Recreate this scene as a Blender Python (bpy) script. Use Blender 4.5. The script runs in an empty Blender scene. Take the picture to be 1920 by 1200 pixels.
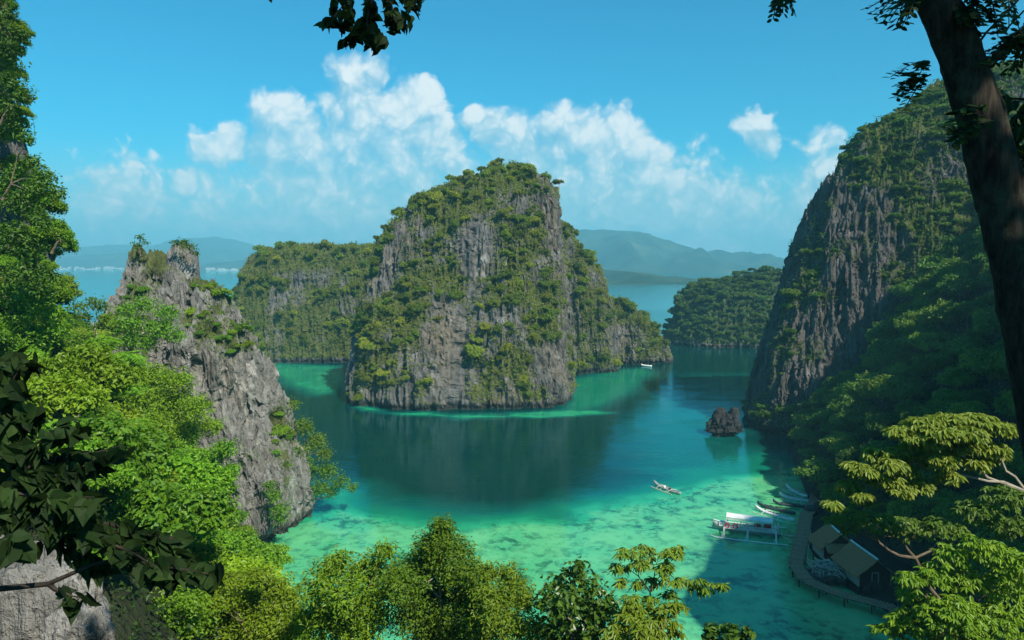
import bpy, math, random
import numpy as np
from mathutils import Vector, Matrix

# ---------------------------------------------------------------- camera, sky, sun, exposure
SC = bpy.context.scene
COL = SC.collection
CAM_H = 46.0
PITCH = math.radians(4.5)
FPX = 1371.0                     # focal length in pixels of a 1920 px wide picture
SUN_DIR = Vector((0.40, -0.58, 0.71)).normalized()

cam_data = bpy.data.cameras.new("camera")
cam = bpy.data.objects.new("camera", cam_data)
COL.objects.link(cam)
cam.location = (0, 0, CAM_H)
cam.rotation_euler = (math.pi / 2 - PITCH, 0, 0)
cam_data.sensor_width = 36.0
cam_data.lens = 36.0 * FPX / 1920.0
cam_data.clip_start = 0.1
cam_data.clip_end = 60000
SC.camera = cam

SC.view_settings.view_transform = 'Standard'
SC.view_settings.look = 'None'
SC.view_settings.exposure = 0.5
SC.view_settings.gamma = 1.0
SC.cycles.max_bounces = 6
SC.cycles.diffuse_bounces = 3
SC.cycles.glossy_bounces = 3
SC.cycles.transmission_bounces = 3
SC.cycles.volume_bounces = 0
SC.cycles.transparent_max_bounces = 8
SC.cycles.sample_clamp_indirect = 4.0
SC.cycles.use_adaptive_sampling = True
SC.cycles.adaptive_threshold = 0.015

sun_data = bpy.data.lights.new("sun", 'SUN')
sun_data.energy = 5.0
sun_data.angle = math.radians(0.53)
sun_data.color = (1.0, 0.93, 0.80)
sun = bpy.data.objects.new("sun", sun_data)
COL.objects.link(sun)
sun.rotation_euler = SUN_DIR.to_track_quat('Z', 'Y').to_euler()


def ray(px, py):
    u = (px - 960.0) / FPX
    v = (600.0 - py) / FPX
    cp, sp = math.cos(PITCH), math.sin(PITCH)
    return Vector((u, cp + v * sp, -sp + v * cp))


def at(px, py, Y):
    """Point of the picture ray (px, py) at the distance Y ahead of the camera."""
    d = ray(px, py)
    t = Y / d.y
    return Vector((d.x * t, Y, CAM_H + d.z * t))


def wp(px, py, z=0.0):
    """Where the picture ray meets the level z."""
    d = ray(px, py)
    t = (z - CAM_H) / d.z
    return Vector((d.x * t, d.y * t, z))


# ---- world: daylight sky with cumulus
W = bpy.data.worlds.new("World")
SC.world = W
W.use_nodes = True
WN = W.node_tree
WN.nodes.clear()


def nd(tree, kind, **kw):
    n = tree.nodes.new(kind)
    for k, v in kw.items():
        if k.startswith('i_'):
            key = k[2:]
            key = int(key) if key.isdigit() else key
            n.inputs[key].default_value = v
        else:
            setattr(n, k, v)
    return n


def mth(tree, op, a, b=None, c=None, clamp=False):
    n = tree.nodes.new('ShaderNodeMath')
    n.operation = op
    n.use_clamp = clamp
    for i, s in enumerate((a, b, c)):
        if s is None:
            continue
        if isinstance(s, (int, float)):
            n.inputs[i].default_value = s
        else:
            tree.links.new(s, n.inputs[i])
    return n.outputs[0]


def mixc(tree, f, a, b, mode='MIX', clampf=True):
    n = tree.nodes.new('ShaderNodeMix')
    n.data_type = 'RGBA'
    n.blend_type = mode
    n.clamp_factor = clampf
    for i, s in ((0, f), (6, a), (7, b)):
        if isinstance(s, (int, float)):
            n.inputs[i].default_value = s
        elif isinstance(s, tuple):
            n.inputs[i].default_value = s if len(s) == 4 else (*s, 1)
        else:
            tree.links.new(s, n.inputs[i])
    return n.outputs[2]


def ramp(tree, fac, stops, interp='LINEAR'):
    n = tree.nodes.new('ShaderNodeValToRGB')
    r = n.color_ramp
    r.interpolation = interp
    while len(r.elements) > 1:
        r.elements.remove(r.elements[-1])
    r.elements[0].position = stops[0][0]
    c = stops[0][1]
    r.elements[0].color = c if len(c) == 4 else (*c, 1)
    for p, c in stops[1:]:
        e = r.elements.new(p)
        e.color = c if len(c) == 4 else (*c, 1)
    tree.links.new(fac, n.inputs[0])
    return n.outputs[0]


def maprange(tree, v, a, b, c, d, smooth=False):
    n = tree.nodes.new('ShaderNodeMapRange')
    n.interpolation_type = 'SMOOTHSTEP' if smooth else 'LINEAR'
    n.clamp = True
    tree.links.new(v, n.inputs[0])
    for i, x in enumerate((a, b, c, d)):
        n.inputs[i + 1].default_value = x
    return n.outputs[0]


def noise_node(tree, vec, scale, detail=4, rough=0.55, dist=0.0):
    n = tree.nodes.new('ShaderNodeTexNoise')
    n.inputs['Scale'].default_value = scale
    n.inputs['Detail'].default_value = detail
    n.inputs['Roughness'].default_value = rough
    n.inputs['Distortion'].default_value = dist
    if vec is not None:
        tree.links.new(vec, n.inputs['Vector'])
    return n


# cumulus: (picture x, picture y, radius, strength)
CLOUDS = [
    (525, 228, 46, 1), (497, 212, 32, 1), (550, 268, 48, 1), (513, 272, 44, 1), (578, 288, 24, .8),
    (418, 284, 34, .66), (440, 262, 24, .55), (390, 276, 26, .5), (450, 290, 30, .5),
    (704, 128, 24, .6), (655, 152, 36, .9), (634, 205, 40, .6), (672, 195, 34, .7),
    (762, 212, 48, 1), (795, 196, 34, 1), (722, 250, 64, .95), (662, 276, 46, .8), (806, 262, 50, 1),
    (850, 302, 34, .9), (765, 310, 60, .9), (700, 318, 44, .7),
    (892, 218, 22, .8), (925, 240, 34, .85), (962, 264, 44, .85), (1005, 302, 48, .8),
    (1052, 238, 36, 1), (1040, 278, 44, .9), (1098, 262, 44, .95), (1172, 262, 46, 1), (1205, 280, 34, 1),
    (1130, 306, 64, .9), (1204, 332, 56, .9), (1236, 362, 40, .75), (1080, 346, 66, .8), (1160, 372, 80, .7),
    (1424, 246, 32, .62), (1440, 264, 22, .5), (1524, 262, 22, .4), (1550, 272, 26, .35),
    (1548, 322, 36, .85), (1524, 384, 44, .75), (1500, 432, 44, .7),
    (346, 338, 30, .5), (208, 368, 66, .42), (268, 382, 54, .38), (400, 385, 64, .42), (590, 386, 88, .5),
    (520, 400, 80, .38), (668, 424, 84, .5), (1268, 410, 100, .42), (1384, 402, 70, .4), (1330, 452, 110, .4),
    (1010, 392, 90, .55), (860, 360, 70, .5), (560, 330, 60, .3), (470, 345, 50, .3), (960, 340, 70, .55),
]
cg = bpy.data.node_groups.new("cumulus_field", 'ShaderNodeTree')
cg.interface.new_socket("Vector", in_out='INPUT', socket_type='NodeSocketVector')
cg.interface.new_socket("Field", in_out='OUTPUT', socket_type='NodeSocketFloat')
gi = cg.nodes.new('NodeGroupInput')
go = cg.nodes.new('NodeGroupOutput')
acc = None
for (cx_, cy_, cr_, cs_) in CLOUDS:
    d_ = ray(cx_, cy_).normalized()
    dn = nd(cg, 'ShaderNodeVectorMath', operation='DISTANCE')
    cg.links.new(gi.outputs[0], dn.inputs[0])
    dn.inputs[1].default_value = d_
    rr = cr_ * 1.5 / FPX * (1 - 0.25 * abs(d_.x))
    v_ = mth(cg, 'MULTIPLY_ADD', dn.outputs['Value'], -cs_ / rr, cs_)
    acc = v_ if acc is None else mth(cg, 'SMOOTH_MAX', acc, v_, 0.18)
cg.links.new(acc, go.inputs[0])

tc = nd(WN, 'ShaderNodeTexCoord')
dirv = tc.outputs['Generated']


def warp(tree, vec, scale, amt, detail):
    n = noise_node(tree, vec, scale, detail, 0.55)
    s = nd(tree, 'ShaderNodeVectorMath', operation='SUBTRACT')
    tree.links.new(n.outputs['Color'], s.inputs[0])
    s.inputs[1].default_value = (0.5, 0.5, 0.5)
    m = nd(tree, 'ShaderNodeVectorMath', operation='SCALE')
    tree.links.new(s.outputs[0], m.inputs[0])
    m.inputs['Scale'].default_value = amt
    a = nd(tree, 'ShaderNodeVectorMath', operation='ADD')
    tree.links.new(vec, a.inputs[0])
    tree.links.new(m.outputs[0], a.inputs[1])
    return a.outputs[0]


wv = warp(WN, warp(WN, dirv, 11.0, 0.05, 3), 38.0, 0.022, 7)
g1 = nd(WN, 'ShaderNodeGroup')
g1.node_tree = cg
WN.links.new(wv, g1.inputs[0])
off = nd(WN, 'ShaderNodeVectorMath', operation='ADD')
WN.links.new(wv, off.inputs[0])
off.inputs[1].default_value = (0.010, 0, 0.020)
g2 = nd(WN, 'ShaderNodeGroup')
g2.node_tree = cg
WN.links.new(off.outputs[0], g2.inputs[0])
# billows: rounded cells break the outline up
bil = nd(WN, 'ShaderNodeTexVoronoi', feature='SMOOTH_F1')
bil.inputs['Scale'].default_value = 42
bil.inputs['Smoothness'].default_value = 0.6
WN.links.new(wv, bil.inputs['Vector'])
fbm1 = noise_node(WN, dirv, 30, 8, 0.62)
fbm2 = noise_node(WN, dirv, 5, 3, 0.5)
fld = mth(WN, 'ADD', g1.outputs[0], mth(WN, 'MULTIPLY_ADD', bil.outputs['Distance'], -0.26, 0.17))
fld = mth(WN, 'ADD', fld, mth(WN, 'MULTIPLY_ADD', fbm1.outputs['Fac'], 0.42, -0.21))
bil2 = nd(WN, 'ShaderNodeTexVoronoi', feature='SMOOTH_F1')
bil2.inputs['Scale'].default_value = 105
bil2.inputs['Smoothness'].default_value = 0.4
WN.links.new(wv, bil2.inputs['Vector'])
fld = mth(WN, 'ADD', fld, mth(WN, 'MULTIPLY_ADD', bil2.outputs['Distance'], -0.13, 0.07))
soft = maprange(WN, fbm2.outputs['Fac'], 0.36, 0.62, 0.20, 0.50)
dm = WN.nodes.new('ShaderNodeMapRange')
dm.interpolation_type = 'SMOOTHSTEP'
WN.links.new(fld, dm.inputs[0])
dm.inputs[1].default_value = 0.05
WN.links.new(soft, dm.inputs[2])
dens = dm.outputs[0]
grad = mth(WN, 'SUBTRACT', g1.outputs[0], g2.outputs[0])
lit = mth(WN, 'ADD', mth(WN, 'MULTIPLY_ADD', grad, 0.9, 0.62), mth(WN, 'MULTIPLY_ADD', bil.outputs['Distance'], -0.75, 0.28))
lit = mth(WN, 'ADD', lit, mth(WN, 'MULTIPLY_ADD', bil2.outputs['Distance'], -0.5, 0.2))
lit = mth(WN, 'ADD', lit, mth(WN, 'MULTIPLY_ADD', fbm1.outputs['Fac'], 0.5, -0.25), clamp=True)
cloud_col = ramp(WN, lit, [(0.0, (0.36, 0.56, 0.66)), (0.45, (0.58, 0.75, 0.81)), (0.8, (0.84, 0.92, 0.94)), (1.0, (0.93, 0.97, 0.97))])

sky = nd(WN, 'ShaderNodeTexSky', sky_type='NISHITA')
sky.sun_disc = False
sky.sun_elevation = math.asin(SUN_DIR.z)
sky.sun_rotation = math.atan2(SUN_DIR.x, SUN_DIR.y)
sky.altitude = 50
sky.air_density = 1.0
sky.dust_density = 0.8
sky.ozone_density = 1.0
SKY_STRENGTH = 0.083
tint = mixc(WN, 1.0, sky.outputs[0], (0.12, 1.00, 1.25), 'MULTIPLY')
sep = nd(WN, 'ShaderNodeSeparateXYZ')
WN.links.new(dirv, sep.inputs[0])
bank = noise_node(WN, dirv, 6.0, 5, 0.6)
low_ = mth(WN, 'ADD', sep.outputs[2], mth(WN, 'MULTIPLY_ADD', bank.outputs['Fac'], -0.10, 0.05))
tint = mixc(WN, maprange(WN, low_, 0.0, 0.17, 0.80, 0.0, True), tint, tuple(c * 0.70 / SKY_STRENGTH for c in (0.47, 0.72, 0.80)))
cl_s = nd(WN, 'ShaderNodeVectorMath', operation='SCALE')
WN.links.new(cloud_col, cl_s.inputs[0])
cl_s.inputs['Scale'].default_value = 0.76 / SKY_STRENGTH
final = mixc(WN, mth(WN, 'MULTIPLY', dens, mth(WN, 'MULTIPLY_ADD', lit, 0.5, 0.46)), tint, cl_s.outputs[0])
bg = nd(WN, 'ShaderNodeBackground')
bg.inputs['Strength'].default_value = SKY_STRENGTH
WN.links.new(final, bg.inputs['Color'])
wo = nd(WN, 'ShaderNodeOutputWorld')
WN.links.new(bg.outputs[0], wo.inputs[0])
W.cycles.sampling_method = 'MANUAL'
W.cycles.sample_map_resolution = 512
# ---------------------------------------------------------------- helpers
RNG = np.random.default_rng(7)


def _hash(ix, iy, iz, seed):
    h = (ix.astype(np.uint32) * np.uint32(374761393) + iy.astype(np.uint32) * np.uint32(668265263)
         + iz.astype(np.uint32) * np.uint32(2147483647 // 7) + np.uint32((seed * 974711 + 12345) & 0xffffffff))
    h = (h ^ (h >> np.uint32(13))) * np.uint32(1274126177)
    h = (h ^ (h >> np.uint32(15))) * np.uint32(2246822519)
    h = h ^ (h >> np.uint32(16))
    return h.astype(np.float64) / 2147483647.5 - 1.0


def vnoise(p, seed=0):
    """Value noise in -1..1 at the rows of p."""
    f = np.floor(p)
    t = p - f
    t = t * t * t * (t * (t * 6 - 15) + 10)
    i = f.astype(np.int64)
    out = 0
    for dx in (0, 1):
        wx = t[:, 0] if dx else 1 - t[:, 0]
        for dy in (0, 1):
            wy = t[:, 1] if dy else 1 - t[:, 1]
            for dz in (0, 1):
                wz = t[:, 2] if dz else 1 - t[:, 2]
                out = out + wx * wy * wz * _hash(i[:, 0] + dx, i[:, 1] + dy, i[:, 2] + dz, seed)
    return out


def fbm(p, seed=0, octaves=4, gain=0.5):
    a, s, n = 1.0, 0.0, 0.0
    for k in range(octaves):
        n = n + a * vnoise(p * (2.03 ** k) + 17.3 * k, seed + k)
        s += a
        a *= gain
    return n / s


def ridged(p, seed=0, octaves=3, gain=0.5):
    a, s, n = 1.0, 0.0, 0.0
    for k in range(octaves):
        n = n + a * (1 - 2 * np.abs(vnoise(p * (2.1 ** k) + 9.1 * k, seed + k)))
        s += a
        a *= gain
    return n / s


def sstep(a, b, x):
    t = np.clip((x - a) / (b - a), 0, 1)
    return t * t * (3 - 2 * t)


class G:
    """Collects vertices and faces of one mesh object."""

    def __init__(self):
        self.v, self.f, self.mi, self.n = [], [], [], 0
        self.at = []

    def add(self, v, f, m=0, att=None):
        v = np.asarray(v, dtype=np.float64).reshape(-1, 3)
        self.v.append(v)
        self.at.append(np.zeros(len(v)) if att is None else np.broadcast_to(np.asarray(att, dtype=np.float64), (len(v),)))
        if isinstance(f, np.ndarray):
            self.f.append((f + self.n, m))
        else:
            by = {}
            for q in f:
                by.setdefault(len(q), []).append(q)
            for k, qs in by.items():
                self.f.append((np.asarray(qs, dtype=np.int64) + self.n, m))
        self.n += len(v)
        return self

    def box(self, c, s, rot=0.0, m=0, tilt=None):
        x, y, z = s[0] / 2, s[1] / 2, s[2] / 2
        v = np.array([(-x, -y, -z), (x, -y, -z), (x, y, -z), (-x, y, -z), (-x, -y, z), (x, -y, z), (x, y, z), (-x, y, z)])
        if tilt is not None:
            v = v @ np.array(tilt.to_3x3()).T
        if rot:
            cr, sr = math.cos(rot), math.sin(rot)
            v = np.stack([v[:, 0] * cr - v[:, 1] * sr, v[:, 0] * sr + v[:, 1] * cr, v[:, 2]], 1)
        return self.add(v + np.array(c), [(0, 3, 2, 1), (4, 5, 6, 7), (0, 1, 5, 4), (1, 2, 6, 5), (2, 3, 7, 6), (3, 0, 4, 7)], m)

    def tube(self, pts, rad, n=6, m=0, caps=True):
        pts = [Vector(p) for p in pts]
        if isinstance(rad, (int, float)):
            rad = [rad] * len(pts)
        rows = []
        prev = None
        for i, p in enumerate(pts):
            d = (pts[min(i + 1, len(pts) - 1)] - pts[max(i - 1, 0)])
            d = d.normalized() if d.length > 1e-9 else Vector((0, 0, 1))
            ref = Vector((1, 0, 0)) if prev is None else prev
            if abs(d.dot(ref)) > 0.95:
                ref = Vector((0, 1, 0))
            a = (ref - d * ref.dot(d)).normalized()
            prev = a
            b = d.cross(a)
            for k in range(n):
                t = 2 * math.pi * k / n
                rows.append(p + (a * math.cos(t) + b * math.sin(t)) * rad[i])
        f = []
        for i in range(len(pts) - 1):
            for k in range(n):
                k2 = (k + 1) % n
                f.append((i * n + k, i * n + k2, (i + 1) * n + k2, (i + 1) * n + k))
        if caps:
            f.append(tuple(range(n))[::-1])
            f.append(tuple((len(pts) - 1) * n + k for k in range(n)))
        return self.add([tuple(r) for r in rows], f, m)

    def build(self, name, mats, parent=None, smooth=False, att=None):
        me = bpy.data.meshes.new(name)
        v = np.concatenate(self.v)
        counts = np.concatenate([np.full(len(f), f.shape[1]) for f, m in self.f])
        loops = np.concatenate([f.ravel() for f, m in self.f]).astype(np.int32)
        mi = np.concatenate([np.full(len(f), m) for f, m in self.f]).astype(np.int32)
        me.vertices.add(len(v))
        me.vertices.foreach_set('co', v.astype(np.float32).ravel())
        me.loops.add(len(loops))
        me.loops.foreach_set('vertex_index', loops)
        me.polygons.add(len(counts))
        me.polygons.foreach_set('loop_start', np.concatenate([[0], np.cumsum(counts)[:-1]]).astype(np.int32))
        me.polygons.foreach_set('material_index', mi)
        me.polygons.foreach_set('use_smooth', np.full(len(counts), smooth))
        for m in (mats if isinstance(mats, (list, tuple)) else [mats]):
            me.materials.append(m)
        if att:
            a = me.attributes.new(att, 'FLOAT', 'POINT')
            a.data.foreach_set('value', np.concatenate(self.at).astype(np.float32))
        me.update(calc_edges=True)
        me.validate()
        o = bpy.data.objects.new(name, me)
        COL.objects.link(o)
        if parent is not None:
            o.parent = parent
        return o


def tag(o, label=None, cat=None, group=None, kind=None):
    if label:
        o['label'] = label
    if cat:
        o['category'] = cat
    if group:
        o['group'] = group
    if kind:
        o['kind'] = kind
    return o


def empty(name, loc=(0, 0, 0), rz=0.0, label=None, cat=None, group=None):
    o = bpy.data.objects.new(name, None)
    o.empty_display_size = 0.5
    COL.objects.link(o)
    o.location = loc
    o.rotation_euler = (0, 0, rz)
    return tag(o, label, cat, group)


def dup(root, loc, rz, scale=1.0, label=None, group=None, tilt=(0, 0)):
    r = root.copy()
    COL.objects.link(r)
    r.location = loc
    r.rotation_euler = (tilt[0], tilt[1], rz)
    r.scale = scale if isinstance(scale, tuple) else (scale, scale, scale)
    if label:
        r['label'] = label
    if group:
        r['group'] = group
    for ch in root.children:
        c = ch.copy()
        COL.objects.link(c)
        c.parent = r
        for g in ch.children:
            d = g.copy()
            COL.objects.link(d)
            d.parent = c
    return r


def grid_faces(nr, nc, wrap=False):
    i = np.arange(nr - 1)[:, None]
    j = np.arange(nc if wrap else nc - 1)[None, :]
    j2 = (j + 1) % nc
    return np.stack([i * nc + j, i * nc + j2, (i + 1) * nc + j2, (i + 1) * nc + j], -1).reshape(-1, 4)


# ---------------------------------------------------------------- materials
def new_mat(name):
    m = bpy.data.materials.new(name)
    m.use_nodes = True
    t = m.node_tree
    b = t.nodes['Principled BSDF']
    return m, t, b


def plain(name, col, rough=0.6, spec=0.4, var=0.15, scale=6.0, metal=0.0):
    m, t, b = new_mat(name)
    g = nd(t, 'ShaderNodeTexCoord')
    n = noise_node(t, g.outputs['Object'], scale, 5, 0.6)
    dark = tuple(c * (1 - var * 1.6) for c in col)
    lite = tuple(min(1, c * (1 + var)) for c in col)
    c = ramp(t, n.outputs['Fac'], [(0.3, dark), (0.7, lite)])
    t.links.new(c, b.inputs['Base Color'])
    b.inputs['Roughness'].default_value = rough
    b.inputs['Specular IOR Level'].default_value = spec
    b.inputs['Metallic'].default_value = metal
    bp = nd(t, 'ShaderNodeBump')
    bp.inputs['Strength'].default_value = 0.25
    bp.inputs['Distance'].default_value = 0.03
    t.links.new(n.outputs['Fac'], bp.inputs['Height'])
    t.links.new(bp.outputs[0], b.inputs['Normal'])
    return m


def rock_mat(name, base=(0.180, 0.172, 0.160), warm=(0.25, 0.185, 0.105), green=(0.085, 0.105, 0.020), warm_amt=0.5):
    """Karst limestone: grey, rain streaked, ochre patches; ground cover where the attribute 'veg' says so."""
    m, t, b = new_mat(name)
    g = nd(t, 'ShaderNodeNewGeometry')
    pos = g.outputs['Position']
    mp = nd(t, 'ShaderNodeMapping')
    mp.inputs['Scale'].default_value = (1, 1, 0.09)
    t.links.new(pos, mp.inputs['Vector'])
    st = noise_node(t, mp.outputs[0], 0.9, 6, 0.65, 0.3)
    st2 = noise_node(t, mp.outputs[0], 0.25, 4, 0.6, 0.5)
    pa = noise_node(t, pos, 0.07, 5, 0.6)
    fine = noise_node(t, pos, 2.2, 5, 0.65)
    c = ramp(t, st.outputs['Fac'], [(0.33, tuple(x * 0.16 for x in base)), (0.44, tuple(x * 0.60 for x in base)), (0.58, base), (0.76, tuple(min(1, x * 1.6) for x in base))])
    c = mixc(t, maprange(t, st2.outputs['Fac'], 0.5, 0.68, 0, 0.7), c, tuple(x * 0.42 for x in base))
    c = mixc(t, maprange(t, pa.outputs['Fac'], 0.5, 0.66, 0, warm_amt), c, warm)
    c = mixc(t, maprange(t, fine.outputs['Fac'], 0.35, 0.7, 0.55, 0), c, tuple(x * 0.5 for x in base), 'MIX')
    at_ = nd(t, 'ShaderNodeAttribute')
    at_.attribute_name = 'veg'
    gn = noise_node(t, pos, 0.8, 5, 0.7)
    gcol = ramp(t, gn.outputs['Fac'], [(0.3, tuple(x * 0.35 for x in green)), (0.55, green), (0.75, (green[0] * 1.9, green[1] * 1.5, green[2] * 1.4))])
    gf = mth(t, 'ADD', at_.outputs['Fac'], mth(t, 'MULTIPLY_ADD', fine.outputs['Fac'], 0.9, -0.45))
    c = mixc(t, maprange(t, gf, 0.50, 0.68, 0, 0.9), c, gcol)
    pw = noise_node(t, pos, 0.16, 5, 0.65)
    c = mixc(t, mth(t, 'MULTIPLY', maprange(t, pw.outputs['Fac'], 0.60, 0.70, 0, 0.55), maprange(t, gf, 0.35, 0.5, 1, 0)), c, tuple(min(1, x * 2.0) for x in base))
    # tide band: dark wet foot of the cliff
    sx = nd(t, 'ShaderNodeSeparateXYZ')
    t.links.new(pos, sx.inputs[0])
    tide = mth(t, 'ADD', sx.outputs[2], mth(t, 'MULTIPLY_ADD', st.outputs['Fac'], 3.0, -1.5))
    c = mixc(t, maprange(t, tide, 0.8, 2.4, 0.85, 0), c, (0.022, 0.021, 0.018))
    t.links.new(c, b.inputs['Base Color'])
    b.inputs['Roughness'].default_value = 0.9
    b.inputs['Specular IOR Level'].default_value = 0.2
    hgt = mth(t, 'ADD', mth(t, 'MULTIPLY', st.outputs['Fac'], 1.0), mth(t, 'MULTIPLY', fine.outputs['Fac'], 0.35))
    bp = nd(t, 'ShaderNodeBump')
    bp.inputs['Strength'].default_value = 0.9
    bp.inputs['Distance'].default_value = 0.9
    t.links.new(hgt, bp.inputs['Height'])
    t.links.new(bp.outputs[0], b.inputs['Normal'])
    return m


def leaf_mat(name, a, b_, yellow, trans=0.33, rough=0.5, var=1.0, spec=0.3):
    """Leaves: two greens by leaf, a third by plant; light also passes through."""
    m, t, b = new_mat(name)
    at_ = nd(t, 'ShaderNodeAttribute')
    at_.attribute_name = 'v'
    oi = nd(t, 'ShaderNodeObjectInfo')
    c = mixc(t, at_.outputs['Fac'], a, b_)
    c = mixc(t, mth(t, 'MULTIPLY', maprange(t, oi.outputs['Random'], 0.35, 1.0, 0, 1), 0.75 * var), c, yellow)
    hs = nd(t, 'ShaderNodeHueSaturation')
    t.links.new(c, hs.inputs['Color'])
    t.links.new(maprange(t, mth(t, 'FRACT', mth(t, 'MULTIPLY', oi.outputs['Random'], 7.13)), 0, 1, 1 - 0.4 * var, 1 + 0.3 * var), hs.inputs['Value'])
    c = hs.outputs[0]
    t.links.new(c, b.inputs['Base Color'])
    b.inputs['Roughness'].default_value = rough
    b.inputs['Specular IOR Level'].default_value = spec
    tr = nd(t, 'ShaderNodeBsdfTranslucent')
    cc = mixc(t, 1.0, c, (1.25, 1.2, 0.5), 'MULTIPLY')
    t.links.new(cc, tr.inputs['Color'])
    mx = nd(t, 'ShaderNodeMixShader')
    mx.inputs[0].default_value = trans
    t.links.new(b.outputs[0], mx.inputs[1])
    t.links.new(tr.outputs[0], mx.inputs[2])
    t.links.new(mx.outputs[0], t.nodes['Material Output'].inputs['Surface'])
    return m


M_ROCK = rock_mat('limestone')
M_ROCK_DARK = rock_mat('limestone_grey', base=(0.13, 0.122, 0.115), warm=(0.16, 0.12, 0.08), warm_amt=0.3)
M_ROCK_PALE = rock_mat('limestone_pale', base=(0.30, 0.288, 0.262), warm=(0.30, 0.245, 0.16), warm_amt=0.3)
M_ROCK_FAR = rock_mat('limestone_far', base=(0.22, 0.20, 0.17), green=(0.045, 0.075, 0.018))
M_LEAF_ISLE = leaf_mat('leaf_island', (0.095, 0.165, 0.014), (0.200, 0.285, 0.024), (0.320, 0.330, 0.026))
M_LEAF_SLOPE = leaf_mat('leaf_slope', (0.045, 0.125, 0.014), (0.125, 0.235, 0.024), (0.190, 0.265, 0.024), var=0.8)
M_LEAF_LEFT = leaf_mat('leaf_left', (0.080, 0.215, 0.012), (0.185, 0.350, 0.018), (0.300, 0.370, 0.014), var=0.9)
M_LEAF_FRONT = leaf_mat('leaf_front', (0.090, 0.195, 0.010), (0.210, 0.320, 0.018), (0.280, 0.340, 0.014), var=0.7)
M_LEAF_GOLD = leaf_mat('leaf_gold', (0.130, 0.200, 0.020), (0.260, 0.310, 0.040), (0.270, 0.300, 0.030), var=0.2)
M_LEAF_DARK = leaf_mat('leaf_dark', (0.008, 0.018, 0.006), (0.030, 0.062, 0.013), (0.026, 0.044, 0.010), trans=0.16, rough=0.65, var=0.5, spec=0.12)  # base darkened to carry the canopy's shade these leaves hang in
M_LEAF_FAR = leaf_mat('leaf_far', (0.045, 0.110, 0.020), (0.095, 0.175, 0.026), (0.140, 0.200, 0.026), var=0.8)
M_BARK = plain('bark', (0.16, 0.12, 0.085), 0.9, 0.2, 0.3, 3.0)
M_BARK_PALE = plain('bark_pale', (0.36, 0.31, 0.24), 0.85, 0.2, 0.25, 3.0)
M_BARK_DARK = plain('bark_dark', (0.040, 0.031, 0.024), 0.9, 0.15, 0.45, 7.0)

M_ROCK_SEA = rock_mat('limestone_shade', base=(0.060, 0.060, 0.060), warm=(0.06, 0.055, 0.05), warm_amt=0.3)  # sea rock: base colour darkened to stand for the shade it lies in


def bark_mat(name, a, b_, moss):
    m, t, b = new_mat(name)
    g = nd(t, 'ShaderNodeNewGeometry')
    mp = nd(t, 'ShaderNodeMapping')
    mp.inputs['Scale'].default_value = (14, 14, 3.2)
    t.links.new(g.outputs['Position'], mp.inputs['Vector'])
    n1 = noise_node(t, mp.outputs[0], 1.0, 6, 0.65, 0.6)
    n2 = noise_node(t, g.outputs['Position'], 2.6, 5, 0.65)
    n3 = noise_node(t, g.outputs['Position'], 9.0, 5, 0.7)
    c = ramp(t, n1.outputs['Fac'], [(0.32, tuple(x * .3 for x in a)), (0.5, a), (0.68, b_)])
    lich = mth(t, 'MULTIPLY', maprange(t, n2.outputs['Fac'], 0.5, 0.62, 0, 1), maprange(t, n3.outputs['Fac'], 0.45, 0.58, 0, .8))
    c = mixc(t, lich, c, moss)
    t.links.new(c, b.inputs['Base Color'])
    b.inputs['Roughness'].default_value = 0.95
    b.inputs['Specular IOR Level'].default_value = 0.1
    bp = nd(t, 'ShaderNodeBump')
    bp.inputs['Strength'].default_value = 0.9
    bp.inputs['Distance'].default_value = 0.02
    t.links.new(n1.outputs['Fac'], bp.inputs['Height'])
    t.links.new(bp.outputs[0], b.inputs['Normal'])
    return m


M_TRUNK = bark_mat('leaning_bark', (0.034, 0.028, 0.022), (0.062, 0.052, 0.040), (0.055, 0.066, 0.042))

M_LEAF_GAP_SHADE = leaf_mat('leaf_gap_shade', (0.016, 0.045, 0.008), (0.045, 0.090, 0.012), (0.05, 0.09, 0.012), trans=0.2, var=0.3)  # darker leaf colour paints the shade of the gaps between trees
# ---------------------------------------------------------------- terrain, islands, mountains, water
def interp(xs, ys, x):
    return np.interp(x, xs, ys)


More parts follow.
